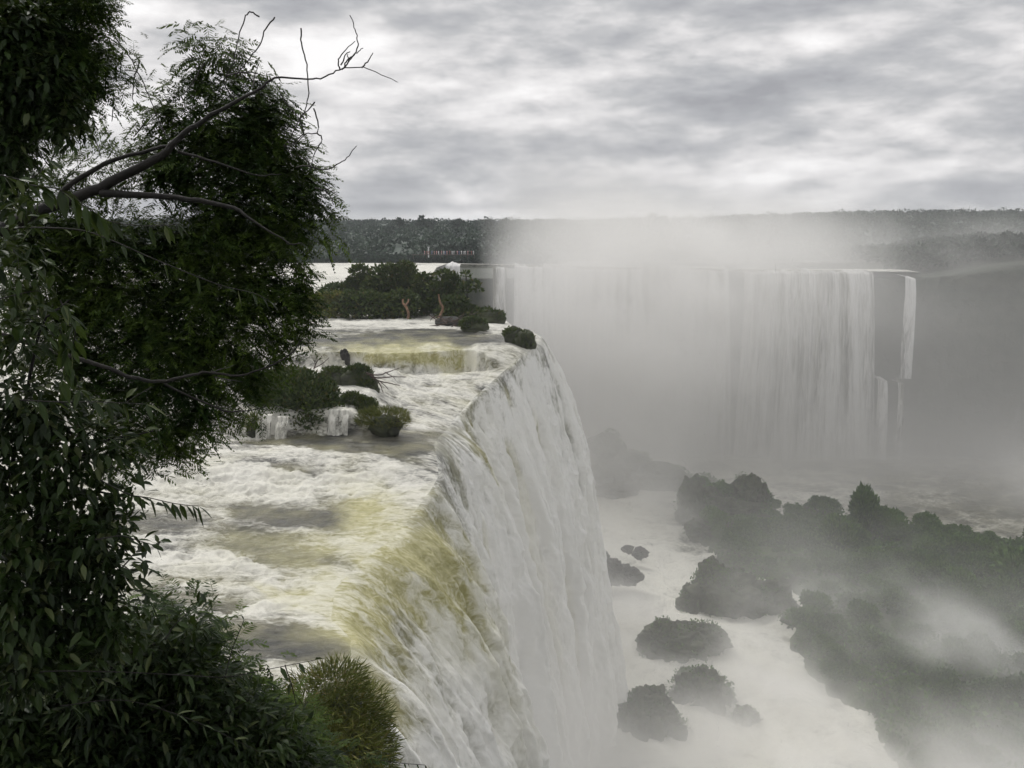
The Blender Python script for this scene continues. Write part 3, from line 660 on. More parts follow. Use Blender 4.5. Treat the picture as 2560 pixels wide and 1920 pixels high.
def shell_leaves(blobs, dens, L, wd, up=.5, thick=.35, grass=False):
    """leaf or blade cards on and inside ellipsoids (centre, radii)"""
    Vs, Fs, o = [], [], 0
    for c, r in blobs:
        area = 4*pi*((r[0]*r[1]*r[2])**(2/3)); n = int(area*dens)
        d = rand_dirs(n); d[:, 2] = np.where(d[:, 2] < -.45, -d[:, 2], d[:, 2])
        lump = fbm(d[:,0]*2.3+c[0], d[:,1]*2.3+c[1], d[:,2]*2.3, 3, 411)
        rad = (1-thick*rng.random(n)**1.5)*(.72+.56*lump)
        P = np.array(c)+d*np.array(r)*rad[:, None]
        D = unit(d*np.array([1,1,.8])+np.array([0,0,up])+.7*rng.normal(size=(n,3)))
        if grass: d[:, 2] = np.where(rng.random(n) < .35, -np.abs(d[:, 2])*.9, d[:, 2]); P = np.array(c)+d*np.array(r)*rad[:, None]
        if grass: D = unit(d*np.array([1,1,.5])+np.array([0,0,up])+.35*rng.normal(size=(n,3)))
        V, F = cards(P, D, L*rng.uniform(.6,1.4,n), wd*rng.uniform(.7,1.3,n)); Vs.append(V); Fs.append(F+o); o += len(V)
    return np.concatenate(Vs), np.concatenate(Fs)
def clump(name, label, cat, blobs, mat, dens, L, wd, rock=None, core=.72, group=None, grass=False, up=.5, wood=True):
    base = np.array(blobs[0][0])-np.array([0, 0, blobs[0][1][2]])
    e = root(empty(name, tuple(base))); tag(e, label, cat, group)
    V, F = shell_leaves(blobs, dens, L, wd, up, grass=grass); part('foliage', V, F, e, mat, leaf=4)
    Vs, Fs, o = [], [], 0
    if rock: rock = [(c-np.array([0, 0, .45*r[2]]), r*np.array([1, 1, 1.45])) for c, r in rock]
    for k, (c, r) in enumerate(rock or [(c, np.array(r)*core) for c, r in blobs]):
        V, F = boulder('', c, r, None, seed=k+len(name), nu=44, nv=30, amp=.42, freq=1.8); Vs.append(V); Fs.append(F+o); o += len(V)
    part('rock' if rock else 'inner_foliage', np.concatenate(Vs), np.concatenate(Fs), e, M['mossrock'] if rock else mat)
    return e
W_ = w_ell
clump('grassy_mound', 'mound of olive green grass at the brink at the bottom of the nearest waterfall', 'grass clump',
      [W_(328,712,44,40,38), W_(352,722,34,34,38.5), W_(300,738,40,36,37), W_(330,760,60,36,36.5), W_(340,680,24,16,38.5), W_(362,745,28,30,38)], M['grassy'], 60, .55, .05, rock=[W_(330,750,48,44,38.5), W_(360,752,20,30,38.5)], grass=True, up=.15)
clump('dense_bush', 'broad dark green bush hiding the ledge left of the middle pool', 'bush',
      [W_(296,398,38,26,91), W_(318,408,24,26,90), W_(268,392,24,20,92), W_(290,380,24,12,93), W_(270,425,20,8,89), W_(322,388,14,10,92),W_(310,425,22,12,88.5)], M['bush'], 26, .45, .22)
clump('mossy_rock', 'brown-green mossy rock with dead branches beside the white rapids', 'rock',
      [W_(334,374,12,7,104), W_(358,374,14,9,103.5), W_(366,388,10,9,102.5)], M['bush'], 60, .35, .14, rock=[W_(336,378,15,9,104), W_(358,380,18,12,103.5), W_(372,392,9,10,102.5)])
clump('mossy_rock', 'brown mossy rock just behind the round grass clump', 'rock',
      [W_(352,402,14,9,93), W_(366,408,12,10,92.5)], M['bush'], 60, .35, .14, rock=[W_(354,404,17,10,93.5), W_(366,412,14,10,93)])
clump('grass_clump', 'round bright green grass clump at the edge of the dark middle pool', 'grass clump',
      [W_(384,419,23,11,87), W_(398,420,12,10,87), W_(368,420,12,9,87)], M['grassy'], 60, .5, .05, rock=[W_(385,423,17,8,87)], grass=True, up=.7)
clump('grass_clump', 'small grass tuft between two little cascades on the left', 'grass clump',
      [W_(254,424,8,10,86)], M['grassy'], 60, .5, .05, rock=[W_(254,428,7,9,86)], grass=True, up=.7)
clump('mossy_rock', 'green-topped boulder in the river near the driftwood', 'rock',
      [W_(473,325,13,8,140)], M['bush'], 40, .4, .18, rock=[W_(474,327,14,8,140)])
clump('mossy_rock', 'mossy boulder standing right at the brink with a dark ledge below it', 'rock',
      [W_(513,334,9,6,128), W_(524,341,10,9,127)], M['bush'], 40, .4, .18, rock=[W_(514,335,11,8,128), W_(525,342,11,12,127), W_(519,352,7,7,126.5), W_(528,362,5,7,126)])
clump('mossy_rock', 'low dark rock with green moss at the far right tip of the island', 'rock',
      [W_(486,314,9,4,152), W_(497,316,8,5,152)], M['bush'], 22, .5, .18, rock=[W_(487,315,11,5,152), W_(498,317,8,6,152)])

# island with bushes and trees
ISL = 163.0
def itree(label, blobs, trunk, mat=None, cat='tree', dens=7, L=.75, wd=.34):
    base = np.array(trunk[0]); e = root(empty('island_tree' if cat == 'tree' else 'island_bush', tuple(base))); tag(e, label, cat)
    V, F = tubes([smooth_path(trunk, np.linspace(.28, .10, len(trunk)), 4)], 6); part('trunk' if cat == 'tree' else 'stem', V, F, e, M['bark'])
    V, F = shell_leaves(blobs, dens*1.5, L, wd*1.3, .3, thick=.6); part('crown' if cat == 'tree' else 'foliage', V, F, e, mat or M['bush'], leaf=4)
def ib(px, py, rx, ry, Y=ISL): return W_(px, py+3, rx*.9, ry*.82, Y)
def it(label, ell, Y=ISL, cat='tree', **kw):
    bl = [ib(*q, Y=Y) for q in ell]; c = bl[0][0]
    if kw.get('dens', 9) > 5: bl = bl+[(np.array([q_[0][0], q_[0][1], (q_[0][2]-q_[1][2]*.3-15.9)/2]), np.array([q_[1][0]*.85, q_[1][1], max(1.0, (q_[0][2]+15.9)/2)])) for q_ in bl]
    g = np.array([c[0], c[1], -16.2]); itree(label, bl, [g, (g+c)/2+np.array([.2,0,0]), c], cat=cat, **kw)
it('tall round-crowned tree at the top of the bushy island', [(390,273,22,13),(404,268,14,10),(376,284,16,12),(408,282,16,12),(392,292,20,14)], 168)
it('light olive bush at the left end of the island', [(322,303,18,13),(336,300,14,12)], 160, 'bush', mat=M['grassy'])
it('low bush with a ragged top behind the left end of the island', [(342,288,22,8),(330,292,14,7)], 172, 'bush')
it('dark bushy tree left of the tallest one on the island', [(360,270,12,9),(366,281,15,10),(354,282,10,9)], 172)
it('broad green bush at the water near the middle of the island', [(368,302,22,16),(352,300,14,14)], 159, 'bush')
it('dense bush behind the forked orange stump', [(402,302,22,16),(388,304,16,13)], 160, 'bush')
it('dark tree with an arching crown right of the tallest island tree', [(424,280,13,11),(420,294,14,14),(432,298,14,14)], 165)
it('dark hooked tree at the right of the island with pale water showing through', [(444,272,10,5),(452,277,8,8),(456,288,10,12),(446,296,14,10),(432,286,6,7)], 162)
it('thin open tree leaning out over the gorge at the right end of the island', [(466,273,5,5),(474,281,7,4),(478,287,4,6),(464,287,6,8)], 160, dens=4)
it('dark bush at the right end of the island above the driftwood', [(456,304,16,14),(466,310,13,9),(448,310,12,10)], 158, 'bush')
it('low dark shrub on the right shoulder of the island', [(478,312,11,6),(488,310,8,5)], 156, 'bush')
it('green bush standing over the left shore of the island', [(306,312,9,8),(300,300,12,9)], 166, 'bush')

# stumps, driftwood, dead branches
def wood(name, label, cat, paths, Y, mat, s=1, sides=7, kid='branch'):
    P0 = at_y(paths[0][0][0][0]*s, paths[0][0][0][1]*s, Y); e = root(empty(name, tuple(P0))); tag(e, label, cat)
    for k, (lst, r) in enumerate(paths):
        P, R = smooth_path(P2(lst, Y, random.uniform(-.8,.8), s=s), pxr(r, Y), 4, .01); V, F = tubes([(P, R)], sides); part('stem' if k == 0 else kid, V, F, e, mat)
wood('dead_stump', 'forked orange-brown dead stump standing in the water before the island', 'stump', [([(408,319),(408.5,313),(406,307),(403,303),(403,299)],[2.4,2.5,2.6,2.1,1.6]), ([(405,306),(408,302),(408.5,299)],[2.0,1.6,1.3])], 152, M['deadwood'])
wood('dead_stump', 'bent yellowish dead stump rising from the driftwood pile', 'stump', [([(438,320),(441,314),(443,308),(440,302),(438.5,294)],[2.7,2.5,2.4,2.0,1.5])], 153, M['deadwood'])
e = root(empty('driftwood_pile', tuple(at_y(452, 326, 148)))); tag(e, 'tangled pile of dark driftwood lodged at the right end of the island', 'driftwood')
bl = [W_(450,322,15,6,149), W_(462,326,12,5,148), W_(442,320,9,5,150)]
V, F = boulder('', bl[0][0], bl[0][1], None, seed=4); part('root_mass', V, F, e, M['basalt'])
V, F = boulder('', bl[1][0], bl[1][1], None, seed=5); part('root_mass', V, F, e, M['basalt'])
for k in range(46):
    a = at_y(random.uniform(434,474), random.uniform(316,331), random.uniform(145,149)); d = unit(rng.normal(size=3)*np.array([1.3,.4,.7])); Ln = random.uniform(.8,2.6)
    P, R = smooth_path([a, a+d*Ln*.5+rng.normal(size=3)*.12, a+d*Ln], [.12,.09,.03], 3); V, F = tubes([(P, R)], 5); part('log', V, F, e, M['drift'])
q = dict()
z4 = .1447
def zz(L_): return [(240+x*z4, 200+y*z4) for x, y in L_]
wood('dead_branch', 'bare dead branch sticking out from the mossy rock over the white rapids', 'branch',
     [(zz([(870,1195),(950,1210),(1020,1190),(1100,1162)]),[1.6,1.3,1,.6]), (zz([(880,1200),(950,1230),(1040,1222),(1150,1222)]),[1.8,1.4,1,.6]), (zz([(900,1215),(960,1250),(1030,1265),(1105,1282)]),[1.6,1.2,1,.6]),
      (zz([(950,1245),(975,1290),(990,1335)]),[1.2,.9,.5]), (zz([(1000,1190),(1060,1225),(1075,1245)]),[.9,.7,.5]), (zz([(970,1255),(1010,1290),(1025,1310)]),[.9,.7,.5])], 102, M['drift'])
wood('dead_branch', 'small bare dead sapling standing between the feathery tree and the mossy rock', 'branch',
     [(zz([(510,1170),(530,1120),(570,1075)]),[1.3,1,.6]), (zz([(515,1160),(570,1130),(615,1090)]),[1,.8,.5]), (zz([(520,1140),(510,1105)]),[.8,.5])], 99, M['drift'])

# small dark rocks breaking the brink, and little cascades
def rock(label, bl, mat='basalt', name='rock', amp=.45):
    e = []; Vs, Fs, o = [], [], 0
    bl = [(c-np.array([0, 0, .35*r[2]]), r*np.array([1, 1, 1.35])) for c, r in bl]
    for k, (c, r) in enumerate(bl):
        V, F = boulder('', c, r, None, seed=int(abs(c[0])*7+k) % 90, amp=amp*1.15, nu=130, nv=84, freq=2.5); Vs.append(V); Fs.append(F+o); o += len(V)
    V = np.concatenate(Vs); b = bl[0][0]-np.array([0,0,bl[0][1][2]])
    ob = link(name, mesh_np(name, V-b, np.concatenate(Fs)), None, M[mat]); ob.location = tuple(b); tag(ob, label, 'rock')
    if mat == 'mossrock' and amp > .3:
        V, F = shell_leaves([(c, r*1.02) for c, r in bl], 2.4 if bl[0][0][1] < 200 else 1.4, .5, .32, .4, thick=.12)
        link('moss', leaf_mesh('moss', V-b, F, 4), ob, M['lowbush'])
    return ob
rock('black wet rock poking through the upper edge of the yellow step', [W_(344,353,4,4,119.5), W_(347,357,3,5,119)])
rock('dark wedge-shaped rock in the spray at the foot of the grey veil', [W_(603,563,9,11,199), W_(612,569,15,10,198), W_(628,574,14,7,198)])
rock('two small dark rocks awash beyond the wedge-shaped rock', [W_(628,548,6,3,216), W_(640,552,8,4,214)])

# ------------------------------------------------------------------ low islands on the gorge floor
def isl_h(x, y):
    """height of the ground of the low islands above the pool (metres)"""
    h = -6.0+0*x
    def hump(cx, cyy, rx, ry, hh, ang=0, p=2.0):
        a = radians(ang); X = (x-cx)*cos(a)+(y-cyy)*sin(a); Yv = -(x-cx)*sin(a)+(y-cyy)*cos(a)
        return (hh+6)*np.exp(-(np.abs(X/rx)**p+np.abs(Yv/ry)**p))-6
    parts = [hump(33,292,8,7,17,0,3), hump(43,290,9,7,11,0,2.4), hump(54,287,9,7,8,0), hump(64,283,9,7,5,0),
             hump(60,252,10,8,10,0,2.6), hump(73,250,8,8,9), hump(88,248,14,10,5)]
    sh = np.interp(y, [100,118,130,150,170,185,200,212,225,240,255,270], [72,60,55,56,54,60,60,48,44,47,56,80])+9*(fbm(y*.08, 0, 0, 3, 66)-.5)
    far = np.interp(x, [40, 60, 80, 100, 130, 160, 260], [246, 254, 256, 247, 232, 220, 200])+5*(fbm(x*.06, 0, 0, 3, 67)-.5)
    e1 = ss(x-sh, -3, 10); e2 = 1-ss(y-far, -12, 2)
    main = -6+e1*e2*(9.5+5*ss(y, 215, 250)*ss(x, 95, 125)+4*np.exp(-((x-140)/45)**2-((y-185)/30)**2))
    parts.append(main)
    for p in parts: h = np.maximum(h, p)+.08*np.minimum(np.maximum(h, p)+6, 6)*0
    return h
gx2 = np.linspace(18, 260, 330); gy2 = np.linspace(100, 312, 270)
X, Y = np.meshgrid(gx2, gy2); H = isl_h(X, Y)
H = H + (fbm(X*.18, Y*.18, 0, 5, 501, .6)-.5)*7.0*ss(H, -4, 4)
me = mesh_np('islet_ground', np.stack([X, Y, -85+H], -1).reshape(-1, 3), grid_faces(*X.shape))
m_isl, n = new_mat('islet_ground_cover')
pos = n.node('ShaderNodeNewGeometry').outputs['Position']
a_ = n.noise(pos, .16, 7, .7)
p = n.node('ShaderNodeBsdfPrincipled', i_Base_Color=n.mix(n.sstep(a_, .4, .6), (.030, .042, .016), (.060, .090, .026)), i_Roughness=.9)
bmp = n.node('ShaderNodeBump', i_Strength=.8, i_Distance=1.0, i_Height=n.noise(pos, .9, 6, .7)); n.l.new(bmp.outputs[0], p.inputs['Normal']); finish(n, p)
islet = tag(link('islet_ground', me, None, m_isl), kind='structure')
# low leafy cover over the islands
nn_ = 170000
cx_ = rng.uniform(20, 258, nn_); cy_ = rng.uniform(105, 310, nn_); hh_ = isl_h(cx_, cy_)
okm = (hh_ > .8) & (fbm(cx_*.09, cy_*.09, 0, 3, 77) > .36); cx_, cy_, hh_ = cx_[okm], cy_[okm], hh_[okm]
bump_ = fbm(cx_*.35, cy_*.35, 0, 3, 78)
Pz = np.stack([cx_, cy_, -85+hh_+(fbm(cx_*.18, cy_*.18, 0, 5, 501, .6)-.5)*7.0+2.2*bump_-.3], -1)
V, F = cards(Pz, unit(rng.normal(size=Pz.shape)+np.array([0,0,.6])), rng.uniform(.6,1.3,len(Pz)), rng.uniform(.4,.8,len(Pz)))
tag(link('ground_cover', leaf_mesh('ground_cover', V, F, 4), None, M['lowbush']), 'low green scrub covering the islands on the gorge floor', 'scrub', kind='stuff')
# bushes: four kinds built once, then copied
protos = []
for k in range(5):
    e = empty('round_bush'); tag(e, 'rounded green bush among others on the misty low island', 'bush', 'bushes on the low island')
    bl = [(np.array([0,0,2.0]), np.array([3.0,3.0,2.4]))]+[(np.array([random.uniform(-2.2,2.2), random.uniform(-2.2,2.2), random.uniform(1.2,3.4)]), np.array([1,1,.9])*random.uniform(1.3,2.2)) for _ in range(4)]
    V, F = shell_leaves(bl, 9, .75, .4, .4, thick=.45)
    for c, r in bl[:3]:
        pass
    link('foliage', leaf_mesh('foliage', V, F, 4), e, M['lowbush'])
    V, F = tubes([smooth_path([(0,0,-1.5),(.2,0,.6),(0,.1,2)], [.25,.2,.1], 3)], 6); link('stem', mesh_np('stem', V, F), e, M['bark'])
    Vs, Fs, o = [], [], 0
    for j, (c, r) in enumerate(bl):
        V, F = boulder('', c, r*.7, None, seed=j+k, nu=16, nv=10, amp=.25); Vs.append(V); Fs.append(F+o); o += len(V)
    link('inner_foliage', mesh_np('inner_foliage', np.concatenate(Vs), np.concatenate(Fs)), e, M['lowbush']); protos.append(e)
used = set()
def place_bush(x, y, s, k=None, sz=1.0, label=None):
    k = random.randrange(5) if k is None else k; src = protos[k]
    if k in used:
        o = src.copy(); COL.objects.link(o)
        for ch in list(src.children):
            c = ch.copy(); COL.objects.link(c); c.parent = o
    else: o = src; used.add(k)
    where = 'on the far crest of the low island' if y > 232 else 'near the shore of the low island' if x < 72 else 'in the middle of the low island' if y > 180 else 'at the misty near end of the low island'
    o['label'] = 'rounded green bush among others '+where; o['group'] = 'bushes '+where
    o.location = (x, y, -85+max(0, float(isl_h(np.array(x), np.array(y))))-.3*s); o.rotation_euler = (0, 0, random.uniform(0, 6.28)); o.scale = (s, s, s*sz)
    if label: o['label'] = label; del o['group']
    return o
pts = []
tries = 0
while len(pts) < 250 and tries < 9000:
    tries += 1; x = random.uniform(25, 215); y = random.uniform(122, 292)
    hgt = float(isl_h(np.array(x), np.array(y)))
    if hgt < 1.5 or x/y > .66 or x/y < .1 or (y > 272 and x < 80): continue
    if all((x-a)**2+(y-b)**2 > 18 for a, b in pts): pts.append((x, y))
for x, y in pts: place_bush(x, y, random.choice((.38, .5, .62, .78, .95, 1.1))*random.uniform(.9, 1.1), sz=random.uniform(.75, 1.25))
def at_floor(px, py, z): q_ = at_z(px, py, z); return q_[0], q_[1]
x, y = at_floor(864, 520, -78); place_bush(x, y, 1.35, 0, 1.9, 'tall dark rounded tree standing highest on the low island, against the mist')
x, y = at_floor(838, 548, -79); place_bush(x, y, 1.45, 2, 1.4, 'darkest round bush in front of the tall rounded tree on the low island')
x, y = at_floor(1015, 598, -80); place_bush(x, y, 1.7, 3, 1.3, 'large dark bush at the right edge of the low island')
# boulders at the water's edge
rock('long mossy boulder at the left shore of the low island, behind the lumpy one', [W_(716,530,22,11,236), W_(700,527,14,9,236)], 'mossrock')
rock('smooth grey rock with a pointed top between the lumpy boulder and the dark mossy one', [W_(676,642,36,16,168), W_(664,634,16,14,168), W_(700,636,26,12,169)], 'mossrock', amp=.36)
rock('large lumpy boulder in the foam left of the low island', [W_(730,592,40,22,190), W_(712,584,20,20,190), W_(762,602,30,20,191), W_(692,604,14,18,189)], 'mossrock')
rock('dark mossy boulder nearest the camera in the foaming pool', [W_(640,718,32,23,140), W_(620,716,15,19,140), W_(664,730,24,17,139.5), W_(650,706,22,16,140)], 'mossrock', amp=.4)
rock('pale misted rock just behind the dark mossy boulder nearest the camera', [W_(700,692,30,22,150), W_(722,704,14,20,150)], 'mossrock')
rock('small round rock in the foam right of the dark mossy boulder', [W_(746,718,14,9,143)], 'mossrock')
rock('low reef washed by foam in front of the distant rocky ridge', [W_(612,489,24,5,276)], 'basalt')
rock('lumpy rock knob under the bushes at the near side of the low island', [W_(795,625,16,14,181), W_(812,632,14,10,181)], 'mossrock')
rock('two-headed rock on the ridge at the left of the low island', [W_(696,498,20,18,250), W_(746,488,14,14,250), W_(757,494,12,14,250), W_(722,510,36,14,248)], 'mossrock')
rock('rocky ridge rising out of the mist beyond the foaming channel', [W_(603,452,22,15,288), W_(628,462,20,12,288), W_(655,474,26,11,286), W_(684,484,20,9,284), W_(600,472,26,12,286)], 'mossrock', amp=.35)

# ------------------------------------------------------------------ forest on the plateau beyond
def forest():
    n = 7600
    x = rng.uniform(-520, 900, n); y = 424+(rng.random(n)**1.25)*560
    okk = np.abs(x/y) < .72; x, y = x[okk], y[okk]
    shore = 424+14*(fbm(x*.01, 0, 0, 3, 801)-.5)*2 + ss(x, 20, 160)*-40
    y = np.maximum(y, shore+rng.random(len(x))*8)
    xb = rng.uniform(-150, 330, 1500); yb = 418+rng.random(1500)*12; xc = rng.uniform(150, 330, 2000); yc = rng.uniform(350, 424, 2000)
    keep = (sdf(xc, yc) > 8); xc, yc = xc[keep], yc[keep]
    sz = np.concatenate([np.ones(len(x)), .45*np.ones(len(xb)), .6*np.ones(len(xc))]); x = np.concatenate([x, xb, xc]); y = np.concatenate([y, yb, yc])
    g = land_z(x, y)
    n = len(x); R = rng.uniform(3.0, 5.8, n)*(1+.3*np.clip(y-424, 0, 999)/500)*sz; Hh = rng.uniform(5.5, 9.5, n)*sz*(1+.3*(rng.random(n) < .06))
    m = 46; d = rand_dirs(n*m).reshape(n, m, 3); d[..., 2] = np.abs(d[..., 2])*1.0-.25
    P = np.stack([x, y, g+Hh*.55], -1)[:, None]+d*np.stack([R, R, Hh*.5], -1)[:, None]*(.8+.3*rng.random((n, m, 1)))
    D = unit(d+.6*rng.normal(size=d.shape)).reshape(-1, 3)
    V, F = cards(P.reshape(-1, 3), D, rng.uniform(1.2, 2.6, n*m), rng.uniform(.9, 1.9, n*m))
    me = mesh_np('forest', V, F, False); attr(me, 'rnd', np.repeat(rng.random(n), m*4))
    tag(link('forest', me, None, M['forest']), 'dark green forest on the flat land beyond the falls', 'forest', kind='stuff')
    # the closed canopy under the crowns
    X, Y = np.meshgrid(np.linspace(-560, 940, 260), np.linspace(428, 1010, 120))
    Z = land_z(X, Y)+1.0+2.2*ss(Y, 428, 450)+3*fbm(X*.1, Y*.1, 0, 3, 802)
    Z[0] -= 3; me = mesh_np('canopy', np.stack([X, Y, Z], -1).reshape(-1, 3), grid_faces(*X.shape)); attr(me, 'rnd', rng.random(X.size)*.5)
    tag(link('forest', me, None, M['forest']), 'closed leafy canopy filling the forest beyond the falls', 'forest', kind='stuff')
forest()
def sky_tree(px, top, Y, w_, h_, label, style=0):
    g = at_y(px, 228, Y); zt = at_y(px, top, Y)[2]; e = root(empty('emergent_tree', (g[0], Y, zt-h_-8))); tag(e, label, 'tree')
    V, F = tubes([smooth_path([(g[0],Y,zt-h_-8),(g[0]+.3,Y,zt-h_*.5),(g[0]+.5,Y,zt-.6)], [.5,.4,.15], 4)], 6); part('trunk', V, F, e, M['bark'])
    c = np.array([g[0]+.4, Y, zt-h_*.45]); bl = [(c, np.array([w_, w_, h_*.45]))]+[(c+rng.normal(size=3)*w_*.45, np.array([w_,w_,w_])*.55) for _ in range(3)]
    V, F = shell_leaves(bl, 2.2, 1.5, .9, .4, thick=.6); part('crown', V, F, e, M['forest'], leaf=4)
for args in [(332,216,640,2.2,9,'slender leaning tree poking above the forest skyline beside the feathery tree'), (399,218.5,640,3.0,8,'small upright tree on the skyline, second from the left above the forest'),
             (428,221,700,4.5,6,'broad low crown on the forest skyline left of the middle'), (420,221,640,3.6,6,'rounded crown joined to a broad low crown on the forest skyline'),
             (457,220,660,4.2,7,'flat-topped tree above the forest skyline, middle of the clear stretch'), (489,220,660,3.4,7,'bushy crown on the skyline where the mist begins'),
             (507,221,640,4.6,6,'widest dark crown on the skyline at the edge of the mist'), (660,219,600,6,8,'round crown on the skyline half lost in the rising mist')]: sky_tree(*args)

# walkway with visitors on the far side, and a pale marker post
e = root(empty('walkway', (-20, 398, -10.6))); tag(e, 'long low brown walkway above the river on the far side of the falls', 'walkway')
x0w, x1w = at_y(412, 255, 398)[0], at_y(474, 255, 398)[0]
def boxes(L_):
    Vs, Fs = [], []
    for k, (a, b) in enumerate(L_):
        Vs += [(x, y, z) for x in (a[0], b[0]) for y in (a[1], b[1]) for z in (a[2], b[2])]; Fs += [[8*k+i for i in f] for f in ((0,1,3,2),(4,6,7,5),(0,4,5,1),(2,3,7,6),(0,2,6,4),(1,5,7,3))]
    return np.array(Vs, float), np.array(Fs)
V, F = boxes([((x0w,397,-11.0),(x1w,399,-10.75))]); part('deck', V, F, e, M['drift'], False)
V, F = boxes([((x,397.1,-12.6),(x+.25,397.35,-11.0)) for x in np.arange(x0w+.5, x1w, 3)]); part('posts', V, F, e, M['drift'], False)
V, F = boxes([((x0w,397.02,-9.75),(x1w,397.1,-9.68))]); part('handrail', V, F, e, M['twig'], False)
def person_mesh():
    bm_me = bpy.data.meshes.new('person')
    pts_ = [(0,0,.92),(0,0,1.15),(0,0,1.42),(0,0,1.53),(0,0,1.66),(.1,0,.88),(.13,.02,.48),(.14,0,.05),(-.1,0,.88),(-.13,.03,.48),(-.14,0,.05),(.2,0,1.4),(.27,-.03,1.12),(.26,-.12,.9),(-.2,0,1.4),(-.27,-.03,1.12),(-.24,-.14,.92)]
    ed = [(0,1),(1,2),(2,3),(3,4),(0,5),(5,6),(6,7),(0,8),(8,9),(9,10),(2,11),(11,12),(12,13),(2,14),(14,15),(15,16)]
    bm_me.from_pydata(pts_, ed, []); o = bpy.data.objects.new('tmp', bm_me); COL.objects.link(o)
    o.modifiers.new('s', 'SKIN'); rr = [.15,.14,.15,.06,.11,.09,.065,.05,.09,.065,.05,.06,.045,.035,.06,.045,.035]
    for v_, r in zip(bm_me.skin_vertices[0].data, rr): v_.radius = (r, r*.8)
    bm_me.skin_vertices[0].data[0].use_root = True
    dg = bpy.context.evaluated_depsgraph_get(); me = bpy.data.meshes.new_from_object(o.evaluated_get(dg)); bpy.data.objects.remove(o); return me
pm = person_mesh()
shirts = []
for nm, c_ in (('white_clothing', (.75,.75,.75)), ('red_clothing', (.30,.09,.08)), ('blue_clothing', (.12,.16,.32)), ('pink_clothing', (.6,.35,.35))):
    m_, n = new_mat(nm); finish(n, n.node('ShaderNodeBsdfPrincipled', i_Base_Color=(*c_, 1), i_Roughness=.8)); shirts.append(m_)
for k, xx in enumerate(np.linspace(x0w+6, x1w-.6, 22)):
    c_ = random.choice((0,0,0,1,3,2,3)); me = pm.copy(); me.materials.clear(); me.materials.append(shirts[c_])
    o = bpy.data.objects.new('person', me); COL.objects.link(o); o.location = (xx+random.uniform(-.5,.5), 397.9+random.uniform(-.4,.4), -10.75); o.rotation_euler = (0,0,random.uniform(-1,1)); o.scale = (1,1,random.uniform(.93,1.04))
    tag(o, 'tiny distant visitor in '+shirts[c_].name.split('_')[0]+' clothing standing on the far walkway', 'person', 'visitors on the far walkway in '+shirts[c_].name.split('_')[0])
e = root(empty('marker_post', tuple(at_y(428.5, 254, 420)))); tag(e, 'small white post against the dark forest above the walkway', 'post')
c = at_y(428.5, 250, 420); V, F = boxes([((c[0]-.3, 419.8, c[2]-3.5),(c[0]+.3, 420.2, c[2]+1.2))]); part('post', V, F, e, shirts[0], False)
V, F = boxes([((c[0]-.5, 419.7, c[2]+1.2),(c[0]+.5, 420.3, c[2]+1.5))]); part('cap', V, F, e, shirts[0], False)

# little cascades falling into the middle pool
def cascade(label, a, b, z0, z1, seed):
    s_ = np.linspace(0, 1, 60); t_ = np.linspace(0, 1, 40); S_, T_ = np.meshgrid(s_, t_, indexing='ij')
    X_ = a[0]+(b[0]-a[0])*S_; Y_ = a[1]+(b[1]-a[1])*S_-1.4*np.sqrt(T_); Z_ = z0+(z1-z0)*T_**1.3+.3*(T_ < .1)
    nz_ = fbm(S_*9, T_*2, seed, 4, seed)-.5; Y_ = Y_-.7*nz_*ss(T_, 0, .4); X_ = X_+.2*nz_
    me = mesh_np('cascade', np.stack([X_, Y_, Z_], -1).reshape(-1, 3), grid_faces(60, 40)[:, ::-1]); attr(me, 'foam', np.clip(.75+.8*nz_, 0, 1)); attr(me, 'yellow', .05+0*S_)
    a_ = me.attributes.new('flow', 'FLOAT_VECTOR', 'POINT'); a_.data.foreach_set('vector', np.stack([S_*6, T_*4, 0*T_], -1).astype(np.float32).ravel())
    tag(link('cascade', me, None, M['water']), label, 'cascade')
def cas(label, p0, p1, py_top, py_bot, Y, seed):
    a = at_y(p0, py_bot, Y); b = at_y(p1, py_bot, Y); cascade(label, a, b, at_y(p0, py_top, Y)[2], at_y(p0, py_bot, Y)[2]-.2, seed)
cas('broad small cascade under the hanging feathery branches', 196, 250, 417, 436, 86.6, 31)
cas('little white cascade left of the dark rock slot below the dense bush', 259, 274, 417, 436, 86.4, 32)
cas('thin broken cascade right of the dark rock slot below the dense bush', 278, 290, 419, 434, 86.4, 33)
cas('small cascade between the dense bush and the round grass clump', 330, 350, 412, 431, 88.0, 34)


